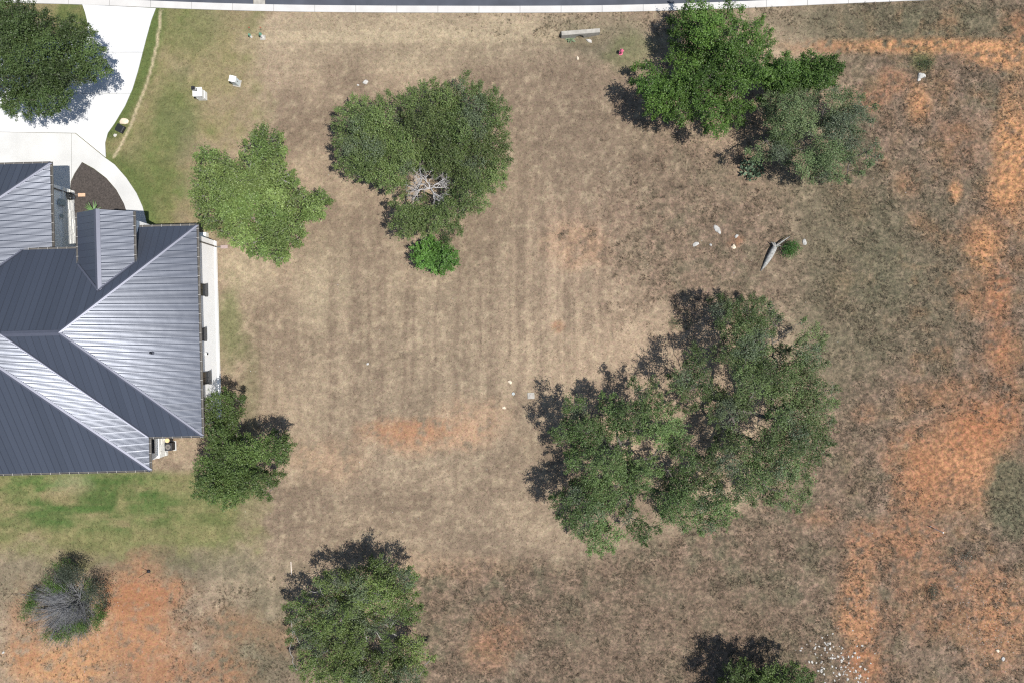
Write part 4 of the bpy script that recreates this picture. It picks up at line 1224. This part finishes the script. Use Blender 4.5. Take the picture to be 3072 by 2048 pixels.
T_('live_oak', 'large left hand oak of the merged grove bordering the mown lot',
   ZG([(350, 650), (420, 620), (480, 660), (500, 720), (560, 740), (540, 640), (600, 610), (700, 660), (780, 680), (740, 580), (700, 530), (760, 500), (840, 510), (890, 560), (900, 640), (960, 660), (1010, 720),
       (1030, 800), (1050, 900), (1120, 980), (1150, 1080), (1220, 1130), (1320, 1210), (1320, 1300), (1200, 1360), (1130, 1400), (1020, 1360), (920, 1340), (860, 1380), (800, 1440), (700, 1400), (650, 1460), (570, 1500),
       (500, 1490), (470, 1450), (490, 1390), (420, 1420), (360, 1370), (340, 1310), (300, 1250), (260, 1190), (330, 1150), (400, 1120), (380, 1030), (350, 960), (400, 900), (300, 870), (290, 810), (360, 780), (360, 720)]),
   6.8, hmin=2.6, D=2.6, col=(0.046, 0.084, 0.028), col2=(0.078, 0.115, 0.045), seed=10, trunk=(1850, 1360), tr=.30, leaf=.08, dens=.9, gap=.34, grey=.08, twigs=6,
   holes=[(1500 + 640 * .542, 850 + 1300 * .542, 22), (1500 + 790 * .542, 850 + 1230 * .542, 26), (1500 + 810 * .542, 850 + 910 * .542, 28), (1500 + 910 * .542, 850 + 985 * .542, 26), (1500 + 690 * .542, 850 + 900 * .542, 14)])
T_('live_oak', 'round oak with pale twigs standing alone at the bottom of the mown lot',
   ZK([(480, 560), (600, 470), (700, 440), (780, 410), (830, 440), (920, 400), (1000, 400), (1050, 290), (1100, 240), (1200, 300), (1260, 380), (1330, 420), (1480, 420), (1500, 520), (1470, 600), (1500, 680),
       (1560, 760), (1540, 860), (1530, 970), (1400, 1000), (1330, 1000), (1330, 1080), (1400, 1080), (1500, 1070), (1580, 1140), (1600, 1230), (1660, 1320), (1600, 1440), (1560, 1560), (1500, 1700), (1200, 1780),
       (800, 1780), (500, 1700), (480, 1560), (300, 1480), (250, 1380), (400, 1320), (250, 1180), (190, 1060), (260, 1010), (200, 900), (190, 800), (280, 700), (380, 640), (500, 720), (560, 690), (540, 640)]),
   5.6, hmin=1.6, D=2.6, col=(0.046, 0.078, 0.023), col2=(0.090, 0.118, 0.040), seed=11, trunk=(1095, 1800), tr=.24, leaf=.08, dens=.95, gap=.32, grey=.2, bark='bark_pale', twigs=6,
   holes=[(800 + 1080 * .2985, 1580 + 1200 * .2985, 15), (800 + 1250 * .2985, 1580 + 1070 * .2985, 12)])
T_('cedar_elm', 'dark green tree leaning over the house eave with two joined crowns',
   ZL([(290, 280), (400, 250), (470, 240), (540, 290), (620, 300), (650, 360), (640, 450), (600, 520), (590, 620), (600, 700), (640, 760), (680, 720), (780, 730), (880, 680), (980, 660), (1060, 680), (1140, 740),
       (1150, 820), (1110, 900), (1080, 980), (1010, 1010), (900, 990), (880, 940), (800, 940), (760, 980), (840, 1060), (980, 1070), (1070, 1090), (1020, 1170), (940, 1200), (940, 1300), (850, 1360), (800, 1340),
       (740, 1320), (640, 1350), (560, 1400), (480, 1420), (430, 1470), (370, 1450), (370, 1380), (240, 1340), (180, 1330), (110, 1270), (140, 1190), (120, 1130), (160, 1040), (130, 960), (200, 920), (310, 930),
       (310, 850), (240, 750), (230, 650), (260, 550), (240, 450), (280, 350)]),
   5.6, hmin=2.0, D=1.7, col=(0.042, 0.078, 0.024), col2=(0.075, 0.105, 0.035), seed=12, trunk=(730, 1375), tr=.18, leaf=.085, dens=1.15, spacing=.7,
   holes=[(540 + 850 * .2935, 1100 + 1000 * .2935, 12)])
T_('live_oak', 'dark oak beside the white stone rubble, mostly cut off by the lot edge',
   ZN([(260, 860), (330, 790), (420, 760), (480, 800), (500, 860), (560, 790), (640, 830), (700, 790), (760, 780), (830, 810), (920, 890), (980, 1000), (960, 1300), (700, 1450), (380, 1380), (240, 1150), (250, 960)]),
   5.0, hmin=1.7, D=2.0, col=(0.034, 0.060, 0.020), col2=(0.070, 0.100, 0.032), seed=13, trunk=(2290, 2090), tr=.22, leaf=.085, dens=.95, gap=.3, twigs=6)

# small shrubs and weeds
def clump(name, label, px, py, R, h, col, leaf, n, seed, cat='shrub', group=None, stemmat='bark', sig=.6, aspect=.55):
    r = np.random.default_rng(seed)
    p = P(px, py)
    root = empty(name, (p.x, p.y, 0)); tag(root, label, cat, group)
    T = Tubes(); pos, nrm = [], []
    ns = max(5, n // 45)
    z0 = gzf(p.x, p.y)
    for k in range(ns):
        a = r.uniform(0, 6.28); q = R * math.sqrt(r.random()) * .85
        tip = np.array([q * math.cos(a), q * math.sin(a), z0 + h * r.uniform(.5, 1) * (1 - .5 * (q / R) ** 2)])
        T.add(wiggle((tip[0] * .25, tip[1] * .25, z0 - .05), tip, 2, .08, r), [.018, .012, .005], 4)
        m_ = n // ns
        pos.append(tip + r.normal(size=(m_, 3)) * np.array([R * .22, R * .22, h * .16]))
        nn = np.array([math.cos(a) * .3, math.sin(a) * .3, .8]) + r.normal(size=(m_, 3)) * sig
        nrm.append(nn / np.linalg.norm(nn, axis=1, keepdims=True))
    pos = np.concatenate(pos); nrm = np.concatenate(nrm)
    pos[:, 2] = np.maximum(pos[:, 2], z0 + .03)
    T.build('stems', M[stemmat], root)
    cc = np.array(col) * r.uniform(.65, 1.35, (len(pos), 1)) * r.uniform(.9, 1.1, (len(pos), 3))
    leaves_object('foliage', pos, nrm, leaf * r.uniform(.7, 1.3, len(pos)), cc, root, aspect)
    return root
clump('green_shrub', 'low bright green sapling growing beside the fallen grey log', 2366, 752, .78, 1.1, (0.048, 0.115, 0.022), .09, 1500, 31, 'bush')
clump('weed_clump', 'dark weed clump above the pale grey boulder on orange ground', 2774, 198, .75, .45, (0.06, 0.085, 0.035), .07, 700, 32, 'weeds')
clump('weed_clump', 'dark grey weed clump with a green tip on orange ground near the stone rubble', 2800, 1776, .7, .5, (0.075, 0.082, 0.055), .07, 600, 33, 'weeds')
clump('weed_clump', 'low grey green weed clump at the fringe of the pale dirt by the big grove', 2040, 965, 1.0, .3, (0.09, 0.12, 0.05), .07, 500, 34, 'weeds')
clump('weed_clump', 'broad dark weed patch on the red soil below the survey stake', 2872, 1668, 1.3, .4, (0.085, 0.09, 0.065), .07, 800, 35, 'weeds')
clump('sapling', 'small dark sapling between the heart shaped oak and the round bright bush', 1340, 716, .62, 1.5, (0.055, 0.085, 0.028), .08, 900, 36, 'bush')

def spiky(name, label, px, py, R, n, w, col, seed, cat, z=None, up=.9):
    """rosette of tapering leaves"""
    r = random.Random(seed)
    p = P(px, py)
    zb = gzf(p.x, p.y) if z is None else z
    root = empty(name, (p.x, p.y, zb)); tag(root, label, cat)
    m, t, b = mat_base(name + '_leaf')
    b.inputs['Base Color'].default_value = (*col, 1); b.inputs['Roughness'].default_value = .5
    for k in range(n):
        a = k * 2.39996; el = r.uniform(.15, 1.25) * up
        L = R * r.uniform(.75, 1.1)
        d = Vector((math.cos(a), math.sin(a), 0)); s = Vector((-d.y, d.x, 0))
        vs_ = []
        for q, ww in ((0.05, .7), (.4, 1.0), (.75, .7), (1.0, .05)):
            c = d * (L * q * math.cos(el)) + Vector((0, 0, L * q * math.sin(el) - .25 * L * q * q))
            vs_ += [c + s * w * ww, c + Vector((0, 0, -w * .4)), c - s * w * ww]
        fs = []
        for i in range(3):
            j = i * 3
            fs += [(j, j + 1, j + 4, j + 3), (j + 1, j + 2, j + 5, j + 4)]
        mesh_obj('leaf', vs_, fs, m, root)
    return root
spiky('yucca', 'green spiky yucca in the dark mulch bed by the entry gable', 284, 634, .95, 34, .035, (0.10, 0.19, 0.055), 41, 'yucca', z=.05)
spiky('agave', 'pale green spiky agave in front of the culvert headwall', 1711, 110, .62, 30, .05, (0.17, 0.22, 0.13), 42, 'agave')
# prickly pear: pads
def prickly_pear(px, py, seed):
    r = random.Random(seed)
    p = P(px, py)
    root = tag(empty('prickly_pear', (p.x, p.y, 0)), 'dense grey green prickly pear cactus at the edge of the sparse oak', 'cactus')
    m, t, b = mat_base('cactus_pad'); b.inputs['Base Color'].default_value = (0.12, 0.17, 0.10, 1); b.inputs['Roughness'].default_value = .55
    mes = []
    for k in range(3):
        bm = bmesh.new(); bmesh.ops.create_uvsphere(bm, u_segments=9, v_segments=6, radius=1)
        for v in bm.verts: v.co = Vector((v.co.x * .11 * (1 + .25 * v.co.z), v.co.y * .022, (v.co.z + 1) * .15))
        me = bpy.data.meshes.new('pad'); bm.to_mesh(me); bm.free(); me.materials.append(m); mes.append(me)
    for k in range(150):
        a = r.uniform(0, 6.28); q = .95 * math.sqrt(r.random())
        o = bpy.data.objects.new('pad', mes[k % 3]); COL.objects.link(o); o.parent = root
        o.location = (q * math.cos(a), q * math.sin(a), r.uniform(0, .75) * (1 - .55 * q))
        o.rotation_euler = (r.uniform(-.9, .9), r.uniform(-.9, .9), r.uniform(0, 6.28))
        s = r.uniform(.75, 1.25); o.scale = (s, s, s)
prickly_pear(2252, 509, 43)

# fallen log with roots
lg = tag(empty('fallen_log', P(2312, 774)), 'weathered grey fallen log with a broken root end beside a green sapling', 'log')
lb = P(2312, 774)
def rel(px, py, z): q = P(*ZS([(px, py)])[0], 0); return (q.x - lb.x, q.y - lb.y, z)
MB().tube([rel(1325, 815, .05), rel(1385, 720, .12), rel(1440, 620, .20), rel(1480, 540, .26), rel(1510, 480, .30)], [.03, .16, .23, .24, .20], 9).build('trunk', M['log'], lg, True)
for k, (x1, y1) in enumerate([(1430, 400), (1490, 410), (1560, 430), (1600, 470), (1640, 400), (1710, 340), (1540, 500)]):
    MB().tube([rel(1510, 485, .28), rel((1510 + x1) / 2, (485 + y1) / 2 - 10, .40), rel(x1, y1, .22 + .1 * (k % 3))], [.09, .06, .02], 6).build('root', M['log' if k % 2 else 'bark_pale'], lg, True)

# bleached dead limb inside the heart shaped oak
def dead_branches(name, label, start, dirs, L, seed, m, cat, depth=5, r0=.05, parent_root=None):
    r = np.random.default_rng(seed)
    root = empty(name, tuple(start)); tag(root, label, cat)
    T = Tubes()
    def grow(p, d, L, rr, dep):
        q = p + d * L
        w = wiggle(p, q, 3, .09, r)
        T.add(w, [rr, rr * .9, rr * .8, rr * .62], 4)
        if dep <= 0: return
        for k in range(2 if dep < 4 else 3):
            nd = d + r.normal(size=3) * .75
            nd[2] = nd[2] * .6 + .03; nd /= np.linalg.norm(nd)
            grow(q if k == 0 else w[2], nd, L * r.uniform(.58, .82), rr * .62, dep - 1)
    for d in dirs:
        d = np.array(d, float); d /= np.linalg.norm(d)
        grow(np.zeros(3), d, L, r0, depth)
    T.build('limb', M[m], root)
    return root
s_ = P(1290, 566, 3.6)
dead_branches('dead_limb', 'bleached bare dead limb with tangled twigs inside the heart shaped oak', s_, [(-1, .55, .3), (-.9, -.2, .25), (-.3, .8, .35), (.9, .5, .3), (.8, .05, .2), (.35, -.9, .3)], .85, 51, 'deadwood', 'branch', 5, .05)
g_ = s_.copy()
tr0 = Tubes()
tr0.add([(g_.x - s_.x, g_.y - s_.y, -3.65), (.05, .02, -1.8), (0, 0, 0)], [.10, .08, .06], 7)
tr0.build('stem', M['deadwood'], bpy.data.objects['dead_limb'])

# half dead bush at lower left
def half_dead_bush():
    r = np.random.default_rng(61)
    bp0 = P(*ZM([(760, 790)])[0])
    root = empty('half_dead_bush', (bp0.x, bp0.y, 0))
    tag(root, 'half dead bush of grey bare twigs ringed by green sprigs by orange soil', 'bush')
    T = Tubes()
    outline = ZM([(440, 490), (560, 480), (680, 510), (800, 600), (900, 680), (980, 800), (960, 930), (880, 1060), (780, 1140), (640, 1200), (470, 1200), (400, 1150), (280, 1080), (215, 960), (220, 820), (290, 740), (400, 690), (420, 590)])
    ctr = np.array(ZM([(690, 830)])[0])
    for k in range(420):
        i = r.integers(7, 17) if k % 5 else r.integers(len(outline)); t = r.random()
        e = np.array(outline[i]) * (1 - t) + np.array(outline[(i + 1) % len(outline)]) * t
        e = e + r.normal(size=2) * 14
        f = math.sqrt(r.uniform(.12, 1.0))
        e = ctr + (e - ctr) * f
        h = 2.5 * (1 - .55 * f * f) * r.uniform(.7, 1.05)
        q = P(e[0], e[1], h)
        tip = np.array([q.x - bp0.x, q.y - bp0.y, h]) + r.normal(size=3) * .12
        mid = tip * np.array([.42, .42, .62]) + r.normal(size=3) * .24
        T.add([np.array([r.normal() * .28, r.normal() * .28, -.05]), mid, tip], [.024, .014, .005], 4)
        for j in range(4):
            a = mid + (tip - mid) * r.uniform(.1, .8)
            b = a + (tip - mid) * r.uniform(.25, .6) + r.normal(size=3) * .16
            T.add([a, b], [.009, .003], 3)
    T.build('twigs', M['twig_grey'], root)
    pos, nrm = [], []
    def sprig(px, py, rr, n, h):
        q = P(*ZM([(px, py)])[0], h)
        c = np.array([q.x - bp0.x, q.y - bp0.y, h])
        pos.append(c + r.normal(size=(n, 3)) * np.array([rr, rr, rr * .6]))
        nn = np.array([0, 0, .8]) + r.normal(size=(n, 3)) * .6
        nrm.append(nn / np.linalg.norm(nn, axis=1, keepdims=True))
    for a_, b_, m_ in [((240, 930), (330, 740), 16), ((420, 1160), (900, 1010), 40), ((900, 1010), (960, 880), 8), ((430, 640), (600, 740), 18), ((480, 500), (680, 510), 12), ((820, 680), (860, 760), 6), ((880, 900), (940, 960), 6)]:
        for k in range(m_):
            t = r.random()
            sprig(a_[0] + (b_[0] - a_[0]) * t + r.normal() * 26, a_[1] + (b_[1] - a_[1]) * t + r.normal() * 30, .18, 95, r.uniform(.8, 2.0))
    pos_ = np.concatenate(pos); nn = np.concatenate(nrm)
    pos_[:, 2] = np.maximum(pos_[:, 2], .05)
    cc = np.array((0.065, 0.115, 0.022)) * r.uniform(.6, 1.35, (len(pos_), 1))
    leaves_object('sprigs', pos_, nn, .075 * r.uniform(.7, 1.3, len(pos_)), cc, root)
    pos.clear(); nrm.clear()
    for k in range(150):
        i = r.integers(len(outline)); e = ctr + (np.array(outline[i]) - ctr) * math.sqrt(r.random()) * 1.02
        q = P(e[0], e[1], .8); c = np.array([q.x - bp0.x, q.y - bp0.y, r.uniform(.4, 1.5)])
        pos.append(c + r.normal(size=(45, 3)) * np.array([.2, .2, .14])); nn = np.array([0, 0, .8]) + r.normal(size=(45, 3)) * .6
        nrm.append(nn / np.linalg.norm(nn, axis=1, keepdims=True))
    pos_ = np.concatenate(pos); nn = np.concatenate(nrm)
    cc = np.array((0.085, 0.10, 0.055)) * r.uniform(.6, 1.35, (len(pos_), 1))
    leaves_object('grey_foliage', pos_, nn, .07 * r.uniform(.7, 1.3, len(pos_)), cc, root)
    # dark evergreen part behind
    pos.clear(); nrm.clear()
    for k in range(60):
        t = r.random() * 6.28; q = math.sqrt(r.random())
        sprig(660 + 120 * q * math.cos(t), 560 + 70 * q * math.sin(t), .2, 60, r.uniform(1.6, 2.4))
    for k in range(40):
        sprig(870 + r.normal() * 60, 720 + r.normal() * 60, .2, 60, r.uniform(1.2, 2.2))
    pos_ = np.concatenate(pos); nn = np.concatenate(nrm)
    cc = np.array((0.05, 0.062, 0.04)) * r.uniform(.6, 1.35, (len(pos_), 1))
    leaves_object('old_foliage', pos_, nn, .07 * r.uniform(.7, 1.3, len(pos_)), cc, root)
half_dead_bush()

# ------------------------------------------------------------------ grass (uncountable): instanced tufts
def tuft_mesh(name, blades, h, spread, w, seed):
    r = random.Random(seed)
    V, F = [], []
    for k in range(blades):
        a = r.uniform(0, 6.28); d = Vector((math.cos(a), math.sin(a), 0)); s = Vector((-d.y, d.x, 0))
        b0 = d * spread * .25 * r.random(); hh = h * r.uniform(.6, 1.1); o = spread * r.uniform(.35, 1)
        i = len(V)
        V += [b0 - s * w, b0 + s * w, b0 + d * o * .5 + s * w * .8 + Vector((0, 0, hh * .7)), b0 + d * o * .5 - s * w * .8 + Vector((0, 0, hh * .7)), b0 + d * o + Vector((0, 0, hh * .85))]
        F += [(i, i + 1, i + 2, i + 3), (i + 3, i + 2, i + 4)]
    me = bpy.data.meshes.new(name); me.from_pydata([tuple(v) for v in V], [], F); me.materials.append(M['blade'])
    return bpy.data.objects.new(name, me)

blocked = [gp(drive), gp(apron), gp(bed)]
def scatter(name, label, cat, pts_xy, scale, cols, proto):
    n = len(pts_xy)
    me = bpy.data.meshes.new(name)
    me.vertices.add(n)
    z = ground_h(pts_xy[:, 0], pts_xy[:, 1])
    me.vertices.foreach_set('co', np.stack([pts_xy[:, 0], pts_xy[:, 1], z - .005], 1).astype(np.float32).ravel())
    a = me.attributes.new('tscale', 'FLOAT', 'POINT'); a.data.foreach_set('value', scale.astype(np.float32))
    a = me.attributes.new('trot', 'FLOAT', 'POINT'); a.data.foreach_set('value', rng.uniform(0, 6.28, n).astype(np.float32))
    a = me.attributes.new('tcol', 'FLOAT_COLOR', 'POINT'); a.data.foreach_set('color', np.concatenate([cols, np.ones((n, 1))], 1).astype(np.float32).ravel())
    o = link(name, me)
    ng = bpy.data.node_groups.new(name + '_scatter', 'GeometryNodeTree')
    ng.interface.new_socket('Geometry', in_out='INPUT', socket_type='NodeSocketGeometry')
    ng.interface.new_socket('Geometry', in_out='OUTPUT', socket_type='NodeSocketGeometry')
    N = ng.nodes
    gi = N.new('NodeGroupInput'); go = N.new('NodeGroupOutput')
    ip = N.new('GeometryNodeInstanceOnPoints')
    oi = N.new('GeometryNodeObjectInfo'); oi.inputs['Object'].default_value = proto; oi.inputs['As Instance'].default_value = True
    a1 = N.new('GeometryNodeInputNamedAttribute'); a1.data_type = 'FLOAT'; a1.inputs['Name'].default_value = 'tscale'
    a2 = N.new('GeometryNodeInputNamedAttribute'); a2.data_type = 'FLOAT'; a2.inputs['Name'].default_value = 'trot'
    cx = N.new('ShaderNodeCombineXYZ')
    ng.links.new(gi.outputs[0], ip.inputs['Points'])
    ng.links.new(oi.outputs['Geometry'], ip.inputs['Instance'])
    ng.links.new(a1.outputs['Attribute'], ip.inputs['Scale'])
    ng.links.new(a2.outputs['Attribute'], cx.inputs['Z'])
    ng.links.new(cx.outputs['Vector'], ip.inputs['Rotation'])
    ng.links.new(ip.outputs['Instances'], go.inputs[0])
    md = o.modifiers.new('scatter', 'NODES'); md.node_group = ng
    return tag(o, label, cat, kind='stuff')

def free_mask(x, y):
    ok = np.ones(len(x), bool)
    for b in blocked: ok &= ~pts_in_poly(x, y, b)
    px = x * FOC / CAM_H + 1536
    ylim = np.array([P(0, smooth_curve(q)).y for q in np.linspace(-400, 3500, 200)])
    ok &= y < np.interp(px, np.linspace(-400, 3500, 200), ylim) - 0.03
    c, s = math.cos(HROT), math.sin(HROT)
    u = x * c + y * s; v = -x * s + y * c
    ok &= ~((u < -24.4) & (v < 9.1) & (v > -6.1)); ok &= ~((u < -28.9) & (v < 9.5) & (v > -8.7)); ok &= ~((u < -36) & (v < 13.5) & (v > 0))
    return ok

def veg_density(x, y):
    c, rough = ground_color(x, y)
    orange = np.clip((c[:, 0] / (c[:, 1] + 1e-6) - 1.55) / 0.45, 0, 1)
    return c, rough, orange
n = 200000
x = rng.uniform(-46, 46, n); y = rng.uniform(-31.5, 28.5, n)
ok = free_mask(x, y); x, y = x[ok], y[ok]
c, rough, orange = veg_density(x, y)
keep = rng.random(len(x)) < (0.80 - 0.74 * orange)
x, y, c, rough = x[keep], y[keep], c[keep], rough[keep]
p1 = tuft_mesh('dry_tuft', 9, .036, .12, .010, 1)
lum = rng.uniform(.85, 1.6, (len(x), 1))
cc = c * lum * rng.uniform(.95, 1.05, (len(x), 3))
scatter('dry_grass', 'short dry tan grass covering the lot', 'grass', np.stack([x, y], 1), rng.uniform(.6, 1.3, len(x)), cc, p1)
# taller weeds in the rough
n = 260000
x = rng.uniform(-46, 46, n); y = rng.uniform(-31.5, 28.5, n)
ok = free_mask(x, y); x, y = x[ok], y[ok]
c, rough, orange = veg_density(x, y)
patch = fbm(x * .9 + 31, y * .9 + 11, 3)
dxp = (x * FOC / CAM_H + 1536) / 1.30612; dyp = (-y * FOC / CAM_H + 1024) / 1.30612
ll = np.clip((dyp - 1310) / 30, 0, 1) * np.clip((950 - dxp) / 60, 0, 1)
top = np.clip((y - 25.3) / .8, 0, 1) * np.clip((x + 5) / 5, 0, 1)
pr = np.clip(np.maximum(np.maximum(rough, ll * .7), top), 0, 1) * np.clip((patch - .40) * 4.5, 0, 1) * (1 - .80 * orange)
sm = ((np.hypot((dxp - 2200) / 110, (dyp - 1060) / 100) < .95) | (np.hypot((dxp - 320) / 85, (dyp - 1460) / 130) < .95))
pr = np.where(sm, pr * .05, pr)
keep = rng.random(len(x)) < pr * .9
x, y, c = x[keep], y[keep], c[keep]
cw = np.array([C['weedg'], C['weed'], C['weed'] * .8, C['tan'], C['weedg'] * .7])[rng.integers(0, 5, len(x))]
cc = (c * .45 + cw * .55) * rng.uniform(.85, 1.6, (len(x), 1))
p2 = tuft_mesh('weed_tuft', 11, .13, .16, .011, 2)
scatter('weeds', 'grey brown weeds growing over the rough orange ground', 'weeds', np.stack([x, y], 1), rng.uniform(.35, .85, len(x)) * np.where(rng.random(len(x)) < .05, 2.1, 1.0), cc, p2)
print('leaves', total, 'weeds', len(x))
